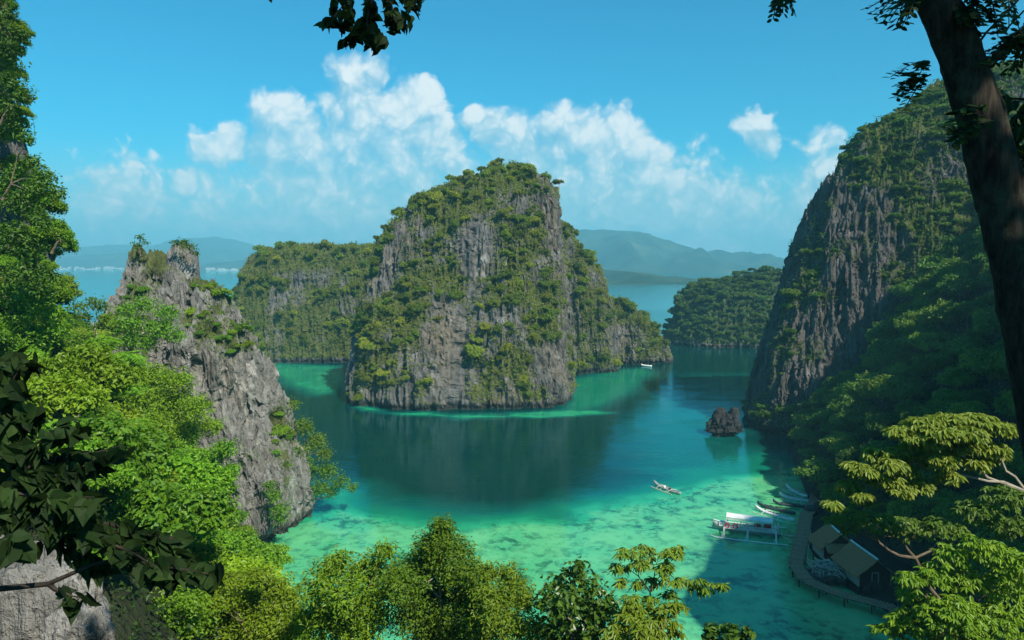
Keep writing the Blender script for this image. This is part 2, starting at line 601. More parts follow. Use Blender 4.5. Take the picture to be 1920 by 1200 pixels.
def terrain_z(x, y):
    x = np.asarray(x, float)
    y = np.asarray(y, float)
    p = np.stack([x, y, np.zeros_like(x)], -1).reshape(-1, 3)
    n1 = fbm(p / 14.0, 31, 4).reshape(x.shape)
    n2 = fbm(p / 4.0, 37, 3).reshape(x.shape)
    # ridge the viewpoint stands on: falls ahead, gently then steeply
    zf = np.where(y < 2, 44.3, np.where(y < 36, 44.3 - (y - 2) * 0.66, 21.86 - (y - 36) * 1.2))
    zf = zf - np.clip(np.abs(x) - 34, 0, None) * 0.5
    # left slope
    s = interp([-30, 5, 20, 50, 70, 95, 110, 130, 150, 190], [-40, -24, -13, 5, 20, 31, 41, 62, 92, 150], y)
    zl = 1.4 * (-x - s)
    zl = np.minimum(zl, 30 + 0.25 * np.clip(-x, 0, 200))
    # right slope
    xs = interp([-40, 25, 40, 60, 88, 96, 118, 126, 137, 155, 179, 200, 230, 260], [60, 44, 36, 44.5, 53, 58, 59, 57, 58, 63, 70, 92, 135, 200], y)
    d = x - xs
    k = 1.12 + 0.66 * (1 - sstep(90, 135, y)) + 0.9 * (1 - sstep(50, 80, y))
    cap_ = 48 + 14 * sstep(112, 140, y) + 20 * (1 - sstep(62, 84, y))  # unseen near end raised and steepened to cast the shadow on the water
    zr = k * d + 1.0
    zr = np.where(zr > cap_, cap_ + (zr - cap_) * 0.3, zr)
    # strip of land the huts stand on
    sh = interp([60, 88, 93, 100, 112, 124, 130, 145], [60, 52, 49.5, 47.5, 47.5, 50, 56, 62], y)
    zs = np.clip((x - sh) * 1.2, -6, 1.1)
    zs = np.where((y > 84) & (y < 134), zs, -6)
    z = np.maximum(np.maximum(zf, zl), zr)
    amp = np.clip(z / 12, 0, 1) * (0.08 + 0.92 * sstep(10, 60, np.hypot(x, y)))
    z = z + (n1 * 3.2 + n2 * 1.0) * amp
    z = np.maximum(z, zs)
    flat = np.exp(-((x / 4.0) ** 2 + ((y + 0.5) / 3.0) ** 2))
    return np.clip(z * (1 - flat) + 44.3 * flat, -6, None)


TX = np.arange(-110, 190.1, 1.25)
TY = np.arange(-40, 245.1, 1.25)
gx, gy = np.meshgrid(TX, TY)
gz = terrain_z(gx, gy)
tv = np.stack([gx, gy, gz], -1).reshape(-1, 3)
tf = grid_faces(len(TY), len(TX))
keep = (gz.reshape(-1)[tf] > -5.5).any(1)
g = G().add(tv, tf[keep], 0, 1.0)
M_SOIL = rock_mat('hillside_soil', base=(0.20, 0.185, 0.16), green=(0.026, 0.040, 0.010), warm_amt=0.2)
terrain = tag(g.build('hillside', M_SOIL, att='veg'), 'steep overgrown hillside around the lagoon', kind='structure')


def loft(levels, Yc, nseg=420, step=0.5, e=2.6, seed=0, big=3.2, flute=2.3, fine=0.65, jag=3.2, veg=0.5, bigs=15.0, base=-2.5, vegscale=11.0, strata=0.35, fw=1.9, vegx=None):
    """A karst mass. levels: (picture y, picture x left, picture x right, half depth, shift back), top first, measured in the plane Y = Yc."""
    L = []
    for lv in levels:
        py, xl, xr, ry = lv[:4]
        dy = lv[4] if len(lv) > 4 else 0.0
        a, b = at(xl, py, Yc), at(xr, py, Yc)
        L.append((a.z, a.x, b.x, ry, dy))
    L.append((base, L[-1][1], L[-1][2], L[-1][3], L[-1][4]))
    L = np.array(L)
    top = L[0].copy()
    cx0 = (top[1] + top[2]) / 2
    cap = top.copy()
    cap[0] += 0.4
    cap[1], cap[2], cap[3] = cx0 - 0.05, cx0 + 0.05, 0.05
    L = np.vstack([cap, L])
    seg = np.sqrt(np.diff(L[:, 0]) ** 2 + (np.abs(np.diff(L[:, 1])) * 0.5 + np.abs(np.diff(L[:, 2])) * 0.5 + np.abs(np.diff(L[:, 3]))) ** 2 * 0.6)
    cum = np.concatenate([[0], np.cumsum(seg)])
    n = int(cum[-1] / step) + 2
    q = np.linspace(0, cum[-1], n)
    z, xl, xr, ry, dy = [np.interp(q, cum, L[:, k]) for k in range(5)]
    th = np.linspace(0, 2 * math.pi, nseg, endpoint=False)
    c, s = np.cos(th), np.sin(th)
    ex = 2.0 / e
    ux, uy = np.sign(c) * np.abs(c) ** ex, np.sign(s) * np.abs(s) ** ex
    X = ((xl + xr) / 2)[:, None] + ((xr - xl) / 2)[:, None] * ux[None]
    Y = Yc + dy[:, None] + ry[:, None] * uy[None]
    Z = np.repeat(z[:, None], nseg, 1)
    P = np.stack([X, Y, Z], -1)

    def normals(P):
        du = np.roll(P, -1, 1) - np.roll(P, 1, 1)
        dv = np.gradient(P, axis=0)
        nn = np.cross(dv, du)
        ln = np.linalg.norm(nn, axis=-1, keepdims=True)
        nn = nn / np.maximum(ln, 1e-9)
        return nn

    def flat3(P, sx, sz):
        return np.stack([P[..., 0] / sx, P[..., 1] / sx, P[..., 2] / sz], -1).reshape(-1, 3)

    sh = P.shape[:2]
    N = normals(P)
    cxx = ((xl + xr) / 2)[:, None]
    out = np.stack([X - cxx, Y - Yc - dy[:, None], np.zeros_like(X)], -1)
    sgn = np.sign((N * out).sum(-1).mean())
    N *= sgn
    hz = N.copy()
    hz[..., 2] *= 0.25
    hz /= np.maximum(np.linalg.norm(hz, axis=-1, keepdims=True), 1e-6)
    small = np.clip(ry / 5.0, 0.12, 1)[:, None]
    b = fbm(flat3(P, bigs, bigs * 1.3), seed, 4).reshape(sh)
    butt = ridged(flat3(P, bigs * 0.55, bigs * 2.4), seed + 5, 2).reshape(sh)
    P = P + hz * (((b - 0.1) * big + (butt - 0.5) * big * 0.45) * small)[..., None]
    # ledges: rock courses set back one over the other
    zz = P[..., 2] / 9.0 + fbm(flat3(P, 16.0, 16.0), seed + 11, 3).reshape(sh) * 1.6
    saw = zz - np.floor(zz)
    P = P + hz * (((0.5 - saw) * strata * 1.6 * (0.5 + 0.5 * b)) * small)[..., None]
    N1 = normals(P) * sgn
    fl = ridged(flat3(P, fw, fw * 8.0), seed + 21, 3, 0.55).reshape(sh)
    ff = ridged(flat3(P, 0.9, 6.0), seed + 31, 2).reshape(sh)
    steep = np.clip(1.15 - np.abs(N1[..., 2]), 0.15, 1)
    P = P + N1 * (((fl - 0.55) * flute + (ff - 0.5) * fine) * steep * small)[..., None]
    up = np.clip(N1[..., 2], 0, 1)
    j = ridged(np.stack([P[..., 0] / 2.4, P[..., 1] / 2.4, np.zeros(sh)], -1).reshape(-1, 3), seed + 41, 3, 0.6).reshape(sh)
    P[..., 2] += np.clip(j, -0.3, 1) * jag * np.clip(up * 1.6, 0, 1) ** 1.5 * (Z > 4)
    # notch at the tide line
    nt = np.exp(-((P[..., 2] - 0.4) / 1.0) ** 2)
    P = P - hz * (nt * 0.9)[..., None]
    N2 = normals(P) * sgn
    soft = (N1 + N2) * 0.5
    vg = fbm(flat3(P, vegscale, vegscale * 1.2), seed + 51, 4).reshape(sh)
    vmask = vg * 1.5 + (np.clip(N[..., 2], 0, 1) - 0.22) * 0.75 + (N1[..., 2] * .7 + soft[..., 2] * .3) * 0.35 + (veg - 0.5) * 1.6
    if vegx:
        vmask = vmask + vegx[2] * sstep(vegx[0], vegx[1], P[..., 0])
    vmask = np.where(P[..., 2] < 2.2, -1, vmask)
    F = grid_faces(sh[0], nseg, True)
    if sgn < 0:
        F = F[:, ::-1]
    return dict(P=P.reshape(-1, 3), F=F, veg=np.clip(0.42 + vmask, 0, 1).ravel(), N=soft.reshape(-1, 3), mask=vmask.ravel())


def island(name, lofts, mat, label):
    g = G()
    for l in lofts:
        g.add(l['P'], l['F'], 0, l['veg'] * 0.9)
    o = g.build(name, mat, att='veg')
    tag(o, label, kind='structure')
    return o


# central island: front buttress, tower, rear ridge, tail, low left wing
A = loft([(512, 850, 990, 3, -2), (535, 770, 1044, 10, -1), (575, 694, 1060, 16), (620, 676, 1064, 19), (700, 660, 1066, 22), (744, 652, 1066, 24)], 248, 620, 0.45, 2.9, seed=3, veg=0.43, big=3.4)
B = loft([(324, 928, 962, 2), (332, 912, 984, 4), (344, 888, 1012, 8), (357, 850, 1032, 12), (372, 812, 1042, 15), (402, 765, 1048, 18), (440, 728, 1052, 21), (480, 704, 1058, 23), (560, 680, 1066, 26), (734, 664, 1072, 30)],
         262, 620, 0.45, 2.7, seed=13, veg=0.42, jag=4.6)
Cc = loft([(362, 950, 1044, 5), (400, 945, 1052, 9), (430, 940, 1066, 12), (460, 940, 1088, 14), (510, 930, 1124, 17), (560, 920, 1146, 19), (620, 910, 1156, 21), (700, 900, 1160, 23)],
          318, 420, 0.55, 2.4, seed=23, veg=0.7)
Dd = loft([(566, 1140, 1162, 2), (578, 1128, 1188, 5), (604, 1118, 1214, 8), (640, 1108, 1246, 10), (684, 1100, 1272, 12)], 338, 320, 0.5, 2.3, seed=33, veg=0.50, big=2.4)
Ee = loft([(468, 520, 690, 6), (480, 470, 720, 11), (510, 452, 730, 15), (560, 440, 740, 18), (620, 430, 740, 20), (676, 424, 740, 22)], 354, 520, 0.6, 2.5, seed=43, veg=0.85)
isle = island('karst_island', [A, B, Cc, Dd, Ee], M_ROCK, 'tall grey limestone island overgrown with shrubs in the middle of the lagoon')

# wooded island behind the channel on the right
Ff = loft([(518, 1430, 1500, 8), (530, 1370, 1560, 14), (545, 1308, 1600, 20), (565, 1274, 1620, 26), (600, 1258, 1640, 30), (648, 1246, 1650, 35)], 420, 420, 0.8, 2.3, seed=53, veg=0.95, big=3.0)
isle2 = island('wooded_island', [Ff], M_ROCK_FAR, 'low wooded island across the channel beyond the cliff')

# left pinnacle
Pp = loft([(478, 252, 276, 1), (488, 242, 300, 2), (502, 236, 350, 3.2), (524, 228, 384, 5), (560, 216, 412, 8), (620, 200, 448, 10), (700, 190, 492, 12), (800, 180, 530, 13.5), (900, 170, 572, 15), (985, 160, 590, 16)],
          126, 620, 0.26, 2.5, seed=63, veg=0.24, big=2.6, bigs=8.0, flute=1.8, fine=0.6, jag=2.4, vegscale=7.0, fw=1.25)
Pq = loft([(476, 332, 348, .8), (486, 322, 360, 1.8), (502, 312, 370, 2.6)], 126, 200, 0.26, 2.3, seed=67, veg=0.3, big=0.8, bigs=5.0, base=36, flute=0.5)
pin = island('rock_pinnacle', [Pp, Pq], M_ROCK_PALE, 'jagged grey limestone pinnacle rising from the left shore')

# right cliff and its summit
Rr = loft([(130, 1900, 2100, 4), (185, 1752, 2150, 10), (222, 1706, 2200, 14), (252, 1640, 2250, 17), (272, 1606, 2280, 19), (330, 1566, 2300, 21), (370, 1538, 2300, 22), (430, 1508, 2300, 23),
           (490, 1488, 2300, 24), (560, 1466, 2300, 25), (640, 1440, 2300, 26), (700, 1420, 2300, 27), (780, 1394, 2300, 28)],
          207, 760, 0.5, 2.7, seed=73, veg=0.17, big=2.6, jag=5.0, vegx=(88, 108, 0.72))
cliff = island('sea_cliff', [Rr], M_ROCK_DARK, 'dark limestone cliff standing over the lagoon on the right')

# far-left crag beside the viewpoint
Ll = loft([(-260, -300, -80, 4), (-120, -340, -22, 7), (60, -360, -2, 8), (200, -380, 2, 9), (330, -400, 22, 9), (480, -420, 56, 10), (640, -440, 70, 11)], 58, 360, 0.4, 2.5, seed=83, veg=0.85, big=1.8, bigs=8.0, base=10, flute=0.6, fine=0.25)
crag = island('hillside_crag', [Ll], M_ROCK, 'overgrown rock wall at the left edge')


# ---- mountains over the bay
def mountain(name, ridge, D, depth, label, seed, mat):
    px = np.array([r[0] for r in ridge], float)
    py = np.array([r[1] for r in ridge], float)
    xs = np.linspace(px[0], px[-1], 260)
    hz = np.interp(xs, px, py)
    top = np.array([at(a, b, D) for a, b in zip(xs, hz)])
    t = np.linspace(-1, 1, 61)
    X = np.repeat(top[:, 0][None], len(t), 0)
    Y = D + t[:, None] * depth + np.zeros_like(X)
    prof = 1 - np.abs(t) ** 0.9
    Zb = top[:, 2][None] * prof[:, None]
    p = np.stack([X / (depth * .30), Y / (depth * .75), np.zeros_like(X)], -1).reshape(-1, 3)
    n = ridged(p, seed, 4).reshape(X.shape)
    n2 = fbm(p * 4, seed + 3, 3).reshape(X.shape)
    edge = np.clip((1 - np.abs(t))[:, None] * np.abs(t)[:, None] * 4, 0, 1)
    Z = Zb + ((n - .3) * 0.45 * Zb.max() * 0.9 * edge) + n2 * 0.035 * Zb.max() * np.clip(prof[:, None] * 4, 0, 1)
    Z[0] -= 6
    Z[-1] -= 6
    Z = np.where(np.abs(t)[:, None] > 0.98, -4, Z)
    g = G().add(np.stack([X, Y, Z], -1).reshape(-1, 3), grid_faces(len(t), len(xs)), 0)
    return tag(g.build(name, mat, smooth=True), label, kind='structure')


M_MOUNT, t_, b_ = new_mat('mountain_green')
gg = nd(t_, 'ShaderNodeNewGeometry')
nn_ = noise_node(t_, gg.outputs['Position'], 0.006, 6, 0.65)
t_.links.new(ramp(t_, nn_.outputs['Fac'], [(0.35, (0.014, 0.034, 0.020)), (0.55, (0.034, 0.062, 0.030)), (0.7, (0.08, 0.095, 0.05))]), b_.inputs['Base Color'])
b_.inputs['Roughness'].default_value = 1.0
b_.inputs['Specular IOR Level'].default_value = 0.0

mountain('mountain', [(-900, 470), (-500, 440), (-200, 455), (20, 470), (80, 466), (150, 462), (225, 458), (290, 462), (340, 448), (400, 443), (440, 450), (500, 466), (560, 470), (640, 458), (720, 455), (800, 462), (900, 468), (1000, 462)],
         6800, 1300, 'far blue mountain range over the left bay', 5, M_MOUNT)
mountain('mountain', [(330, 512), (370, 500), (420, 492), (480, 484), (540, 480), (620, 478), (720, 480), (820, 490), (900, 506)], 4500, 500, 'low green headland across the left bay', 9, M_MOUNT)
mountain('mountain', [(-700, 488), (-400, 470), (-100, 474), (20, 478), (100, 482), (180, 478), (240, 474), (300, 480), (360, 490), (420, 500)], 5300, 620, 'coastal foothills behind the far town', 15, M_MOUNT)
mountain('mountain', [(960, 440), (1020, 428), (1060, 424), (1080, 430), (1150, 431), (1200, 434), (1240, 446), (1290, 462), (1340, 482), (1380, 476), (1400, 472), (1440, 486), (1500, 496), (1600, 500), (1800, 470), (2100, 450), (2600, 470)],
         4300, 1200, 'far blue mountain range beyond the channel', 19, M_MOUNT)
mountain('mountain', [(1000, 505), (1080, 500), (1150, 507), (1210, 512), (1290, 524), (1350, 530), (1420, 528), (1500, 520), (1700, 505), (2200, 500)], 1900, 380, 'low wooded hills on the shore beyond the channel', 25, M_MOUNT)

# ---- water: one sheet, bed depth stored per vertex, with sky reflections painted in as depth
def dense(lo, hi, st, far_lo, far_hi):
    mid = np.arange(lo, hi + 1e-6, st)
    up = hi + np.geomspace(st * 2, far_hi - hi, 26)
    dn = lo - np.geomspace(st * 2, lo - far_lo, 26)[::-1]
    return np.concatenate([dn, mid, up])


wx = dense(-150, 170, 1.25, -8600, 8600)
wy = dense(40, 400, 1.25, -380, 8600)
gx, gy = np.meshgrid(wx, wy)


def sdist(poly, x, y):
    """Signed distance (inside positive) to a polygon of water-level points."""
    P = np.array([[p.x, p.y] for p in poly])
    d2 = np.full(x.shape, 1e18)
    inside = np.zeros(x.shape, bool)
    n = len(P)
    for i in range(n):
        a, b = P[i], P[(i + 1) % n]
        ex, ey = b - a
        t = np.clip(((x - a[0]) * ex + (y - a[1]) * ey) / (ex * ex + ey * ey + 1e-12), 0, 1)
        d2 = np.minimum(d2, (x - a[0] - t * ex) ** 2 + (y - a[1] - t * ey) ** 2)
        cond = ((a[1] > y) != (b[1] > y)) & (x < (b[0] - a[0]) * (y - a[1]) / (b[1] - a[1] + 1e-12) + a[0])
        inside ^= cond
    return np.where(inside, 1, -1) * np.sqrt(d2)


def poly(pts):
    return [wp(a, b) for a, b in pts]


near = poly([(420, 1000), (560, 960), (640, 908), (700, 940), (770, 954), (850, 964), (950, 964), (1040, 955), (1100, 936), (1180, 922), (1260, 903), (1330, 886), (1400, 876), (1500, 868), (1700, 900), (1900, 1300), (300, 1300)])
sub = (np.abs(gx) < 400) & (gy > 0) & (gy < 700)
x_, y_ = gx[sub], gy[sub]
pp = np.stack([x_, y_, np.zeros_like(x_)], -1)
wob = fbm(pp / 9.0, 91, 4) * 4.0
sd = sdist(near, x_, y_) + wob
dep = 13.0 - 11.6 * sstep(-13, 10, sd)
for pts, dd, w in [
    ([(470, 676), (640, 686), (658, 712), (640, 738), (590, 742), (540, 726), (505, 700)], 3.2, 6),
    ([(650, 752), (740, 770), (860, 774), (940, 775), (1070, 766), (1160, 772), (1150, 781), (1040, 783), (940, 787), (850, 788), (740, 780), (650, 764)], 2.6, 2.6),
    ([(1060, 712), (1140, 693), (1210, 690), (1230, 700), (1180, 740), (1130, 765), (1060, 774)], 4.2, 6),
    ([(1180, 800), (1230, 745), (1300, 700), (1420, 700), (1400, 800), (1390, 870), (1280, 885), (1190, 870)], 7.5, 14),  # lighter patch painted in for the bright sky reflection in the channel
    ([(1230, 880), (1330, 868), (1420, 845), (1500, 850), (1500, 890), (1300, 900)], 4.5, 8),
]:
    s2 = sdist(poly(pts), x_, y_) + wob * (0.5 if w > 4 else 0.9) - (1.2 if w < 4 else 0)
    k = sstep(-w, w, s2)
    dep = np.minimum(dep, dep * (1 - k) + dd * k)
wd = np.full(gx.shape, 13.0)
wd[sub] = dep
wd[(gy > 700)] = 20.0  # far bay: the pale colour at this depth stands for reflected sky
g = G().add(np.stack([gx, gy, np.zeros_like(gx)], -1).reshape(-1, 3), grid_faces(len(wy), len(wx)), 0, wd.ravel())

M_WATER, t_, b_ = new_mat('lagoon_water')
da = nd(t_, 'ShaderNodeAttribute')
da.attribute_name = 'depth'
gp = nd(t_, 'ShaderNodeNewGeometry')
n1 = noise_node(t_, gp.outputs['Position'], 0.09, 5, 0.6, 0.4)
n2 = noise_node(t_, gp.outputs['Position'], 0.42, 6, 0.7, 0.4)
depth = mth(t_, 'ADD', da.outputs['Fac'], mth(t_, 'MULTIPLY', mth(t_, 'SUBTRACT', n1.outputs['Fac'], 0.5), 3.0))
dn_ = mth(t_, 'DIVIDE', depth, 20.0, clamp=True)
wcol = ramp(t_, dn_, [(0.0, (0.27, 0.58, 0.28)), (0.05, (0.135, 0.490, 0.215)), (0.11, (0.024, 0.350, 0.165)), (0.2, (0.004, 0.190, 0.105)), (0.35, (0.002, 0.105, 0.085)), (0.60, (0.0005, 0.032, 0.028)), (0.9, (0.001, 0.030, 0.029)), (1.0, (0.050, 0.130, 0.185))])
weed = mth(t_, 'MULTIPLY', maprange(t_, n2.outputs['Fac'], 0.48, 0.58, 0, 0.92), maprange(t_, da.outputs['Fac'], 1.2, 5.0, 1.0, 0.0))
weed = mth(t_, 'MULTIPLY', weed, maprange(t_, n1.outputs['Fac'], 0.40, 0.58, 0.15, 1))
n3 = noise_node(t_, gp.outputs['Position'], 1.3, 4, 0.7, 0.2)
speck = mth(t_, 'MULTIPLY', maprange(t_, n3.outputs['Fac'], 0.58, 0.66, 0, 0.7), maprange(t_, da.outputs['Fac'], 1.2, 4.0, 1.0, 0.0))
weed = mth(t_, 'MAXIMUM', weed, mth(t_, 'MULTIPLY', speck, maprange(t_, n1.outputs['Fac'], 0.46, 0.56, 0.1, 1)))
wcol = mixc(t_, weed, wcol, (0.010, 0.105, 0.065))
t_.links.new(wcol, b_.inputs['Base Color'])
b_.inputs['IOR'].default_value = 1.33
b_.inputs['Specular Tint'].default_value = (0.12, 1.0, 0.93, 1)
b_.inputs['Roughness'].default_value = 0.07
mp_ = nd(t_, 'ShaderNodeMapping')
mp_.inputs['Scale'].default_value = (0.55, 1.3, 1)
mp_.inputs['Rotation'].default_value = (0, 0, 0.15)
t_.links.new(gp.outputs['Position'], mp_.inputs['Vector'])
w1 = noise_node(t_, mp_.outputs[0], 0.9, 3, 0.5, 0.3)
w2 = noise_node(t_, mp_.outputs[0], 0.12, 3, 0.5)
hh = mth(t_, 'MULTIPLY', w1.outputs['Fac'], maprange(t_, w2.outputs['Fac'], 0.38, 0.62, 0.25, 1.0))
bp = nd(t_, 'ShaderNodeBump')
bp.inputs['Strength'].default_value = 0.5
bp.inputs['Distance'].default_value = 0.14
t_.links.new(hh, bp.inputs['Height'])
df = nd(t_, 'ShaderNodeBsdfDiffuse')
t_.links.new(wcol, df.inputs['Color'])
gs = nd(t_, 'ShaderNodeBsdfGlossy')
gs.inputs['Color'].default_value = (0.5, 1.0, 1.0, 1)
gs.inputs['Roughness'].default_value = 0.06
fr = nd(t_, 'ShaderNodeFresnel')
fr.inputs['IOR'].default_value = 1.34
for n_ in (gs, fr):
    t_.links.new(bp.outputs[0], n_.inputs['Normal'])
mx_ = nd(t_, 'ShaderNodeMixShader')
t_.links.new(fr.outputs[0], mx_.inputs[0])
t_.links.new(df.outputs[0], mx_.inputs[1])
t_.links.new(gs.outputs[0], mx_.inputs[2])
t_.links.new(mx_.outputs[0], t_.nodes['Material Output'].inputs['Surface'])
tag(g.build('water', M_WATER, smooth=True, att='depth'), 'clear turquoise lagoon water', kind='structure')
# ---------------------------------------------------------------- vegetation
def unit(a):
    return a / np.maximum(np.linalg.norm(a, axis=-1, keepdims=True), 1e-9)


def leaves(g, C, N, A, L, W, rng, m=0, fold=0.18, droop=0.15, shape='quad'):
    """Leaves at C with normal N and axis A; a folded rhombus, or a rounder pointed leaf."""
    n = len(C)
    N = unit(N)
    A = unit(A - N * (A * N).sum(-1, keepdims=True))
    S = np.cross(N, A)
    L = np.broadcast_to(np.asarray(L, float), (n,))[:, None]
    W = np.broadcast_to(np.asarray(W, float), (n,))[:, None]
    r = rng.random(n)
    if shape == 'quad':
        v = np.stack([C - A * L * .5, C + S * W * .5 + N * W * fold, C + A * L * .5 - N * L * droop, C - S * W * .5 + N * W * fold], 1)
        f = np.arange(n * 4).reshape(n, 4)
        g.add(v.reshape(-1, 3), f, m, np.repeat(r, 4))
    elif shape == 'heart':
        pts = [(-.42, 0, 0), (-.5, .22, .06), (-.3, .47, .1), (.02, .46, .09), (.3, .22, .02), (.56, 0, -.12), (.3, -.22, .02), (.02, -.46, .09), (-.3, -.47, .1), (-.5, -.22, .06), (.0, 0, -.02)]
        v = np.stack([C + A * L * a + S * W * b + N * L * (c - droop * max(a, 0) ** 2) for a, b, c in pts], 1)
        b = np.arange(n)[:, None] * 11
        f = np.concatenate([b + np.array([[0, 1, 2, 10]]), b + np.array([[2, 3, 4, 10]]), b + np.array([[4, 5, 10, 10]])[:, :4], b + np.array([[6, 7, 8, 10]]), b + np.array([[8, 9, 0, 10]])])
        tri1 = np.concatenate([b + np.array([[4, 5, 10]]), b + np.array([[5, 6, 10]])])
        q = np.concatenate([b + np.array([[0, 1, 2, 10]]), b + np.array([[2, 3, 4, 10]]), b + np.array([[6, 7, 8, 10]]), b + np.array([[8, 9, 0, 10]])])
        g.add(v.reshape(-1, 3), q, m, np.repeat(r, 11))
        g.f.append((tri1 + (g.n - n * 11), m))
    else:  # lance leaf: six points
        pts = [(-.5, 0, 0), (-.15, .5, .1), (.2, .42, .05), (.5, 0, -.18), (.2, -.42, .05), (-.15, -.5, .1)]
        v = np.stack([C + A * L * a + S * W * b + N * (L * droop * -max(a + .5, 0) ** 2 + W * fold * abs(b) * 2) for a, b, c in pts], 1)
        b = np.arange(n)[:, None] * 6
        f = np.concatenate([b + np.array([[0, 1, 2, 3]]), b + np.array([[0, 3, 4, 5]])])
        g.add(v.reshape(-1, 3), f, m, np.repeat(r, 6))


def rdir(n, rng, up=0.0):
    d = rng.normal(size=(n, 3))
    d = unit(d)
    d[:, 2] += up
    return unit(d)


def fill_clump(g, c, r, n, L, W, rng, flat=0.65, style='leaf', m=0, shape='quad'):
    """One clump of foliage round c: leaves over and through a flattened ball with a ragged rim."""
    c = np.asarray(c, float)
    if style == 'leaf':
        d = rdir(n, rng, 0.35)
        rad = r * (0.35 + 0.80 * rng.random(n) ** 0.7)
        lump = 1 + 0.45 * np.sin(d[:, 0] * 5 + c[0] * 3) * np.sin(d[:, 1] * 5 + c[1] * 3)
        P = c + d * (rad * lump)[:, None] * np.array([1, 1, flat])
        N = d * 0.55 + np.array([0, 0, 0.75]) + rng.normal(size=(n, 3)) * 0.55
        A = rng.normal(size=(n, 3)) + d * 0.6 - np.array([0, 0, 0.35])
        s = 0.7 + 0.6 * rng.random(n)
        leaves(g, P, N, A, L * s, W * s, rng, m, shape=shape)
    elif style == 'rosette':
        k = max(3, n // 7)
        d = rdir(k, rng, 0.55)
        P = c + d * (r * (0.55 + 0.5 * rng.random(k)))[:, None] * np.array([1, 1, flat])
        for j in range(7):
            a = 2 * math.pi * (j + rng.random(k) * 0.8) / 7
            dz = -0.25 - 0.55 * rng.random(k)
            D = unit(np.stack([np.cos(a), np.sin(a), dz], -1) + d * 0.35)
            s = 0.75 + 0.5 * rng.random(k)
            N = np.stack([-D[:, 0] * D[:, 2], -D[:, 1] * D[:, 2], 1 - D[:, 2] ** 2], -1) + rng.normal(size=(k, 3)) * 0.2
            leaves(g, P + D * (L * s * 0.5)[:, None], N, D, L * s, W * s, rng, m, fold=0.1, droop=0.3, shape=shape)
    elif style == 'frond':
        k = max(4, n // 16)
        d = rdir(k, rng, 0.5)
        P = c + d * (r * 0.4 * rng.random(k))[:, None]
        a = rng.random(k) * 2 * math.pi
        D = unit(np.stack([np.cos(a), np.sin(a), 0.15 + 0.5 * rng.random(k)], -1))
        flen = r * (0.8 + 0.5 * rng.random(k))
        for t in np.linspace(0.12, 1, 9):
            Q = P + D * (flen * t)[:, None] - np.array([0, 0, 1]) * (flen * 0.55 * t * t)[:, None]
            tang = unit(D - np.array([0, 0, 1.1]) * t)
            side = unit(np.cross(tang, np.array([0, 0, 1.0])))
            up = np.cross(side, tang)
            ll = flen * 0.34 * math.sin(math.pi * (0.12 + 0.8 * t)) + 0.02
            for sg in (-1, 1):
                AA = unit(side * sg + tang * 0.55 - up * 0.15)
                leaves(g, Q + AA * (ll * .5)[:, None], up + rng.normal(size=(k, 3)) * .1, AA, ll, ll * 0.27, rng, m, fold=0.05, droop=0.15)


def limbs(g, base, fork, tips, r0, rng, m=0, n=6, wob=0.06):
    """Tapering trunk from base to fork and a crooked limb to every tip."""
    base, fork = Vector(base), Vector(fork)
    H = (fork - base).length
    pts, rad = [], []
    for i in range(6):
        t = i / 5
        p = base.lerp(fork, t)
        if 0 < i < 5:
            p += Vector(rng.normal(size=3) * wob * H * 0.5)
        pts.append(p)
        rad.append(r0 * (1.35 - 0.75 * t if i else 1.5))
    g.tube(pts, rad, n, m)

    def wavy(a, b, ra, rb, k=4):
        ln = (b - a).length
        ps = [a.lerp(b, q / k) + (Vector((rng.normal() * .05, rng.normal() * .05, rng.normal() * .05)) * ln if 0 < q < k else Vector((0, 0, 0))) for q in range(k + 1)]
        g.tube(ps, [ra + (rb - ra) * q / k for q in range(k + 1)], 5, m)

    def grow(st, ts, r, depth):
        if len(ts) <= 2 or depth >= 4:
            for q in ts:
                wavy(st, Vector(q), r * .7, r * .18)
            return
        T = np.array(ts)
        cen = T.mean(0)
        ax = np.linalg.svd(T - cen)[2][0]
        o = np.argsort((T - cen) @ ax)
        parts = np.array_split(o, 3 if depth == 0 and len(ts) > 7 else 2)
        for part in parts:
            sub = [ts[q] for q in part]
            c = Vector(np.mean(np.array(sub), 0))
            node = st.lerp(c, .5 if depth else .55) - Vector((0, 0, .05 * (c - st).length))
            wavy(st, node, r, r * .68, 3)
            grow(node, sub, r * .66, depth + 1)

    grow(pts[5], [tuple(q) for q in tips], r0 * .58, 0)


def crown_proto(rng, nc=16, per=200, L=0.16, W=0.09, flat=0.5, h=0.75, style='leaf', spread=1.0):
    """Clump centres of a crown of radius about 1 whose top is near z = h; returns mesh collector and centres."""
    g = G()
    cs = []
    for i in range(nc):
        for _ in range(30):
            a = rng.random() * 2 * math.pi
            rr = math.sqrt(rng.random()) * 0.82 * spread
            z = h * (0.25 + 0.75 * math.sqrt(max(0, 1 - (rr / 0.95) ** 2))) * (0.62 + 0.38 * rng.random())
            c = np.array([rr * math.cos(a), rr * math.sin(a), z])
            if all(np.linalg.norm(c - q) > 0.30 for q in cs):
                break
        cs.append(c)
    for c in cs:
        r = 0.22 + 0.17 * rng.random()
        fill_clump(g, c, r, int(per * (r / 0.3) ** 2), L, W, rng, flat, style)
    return g, cs


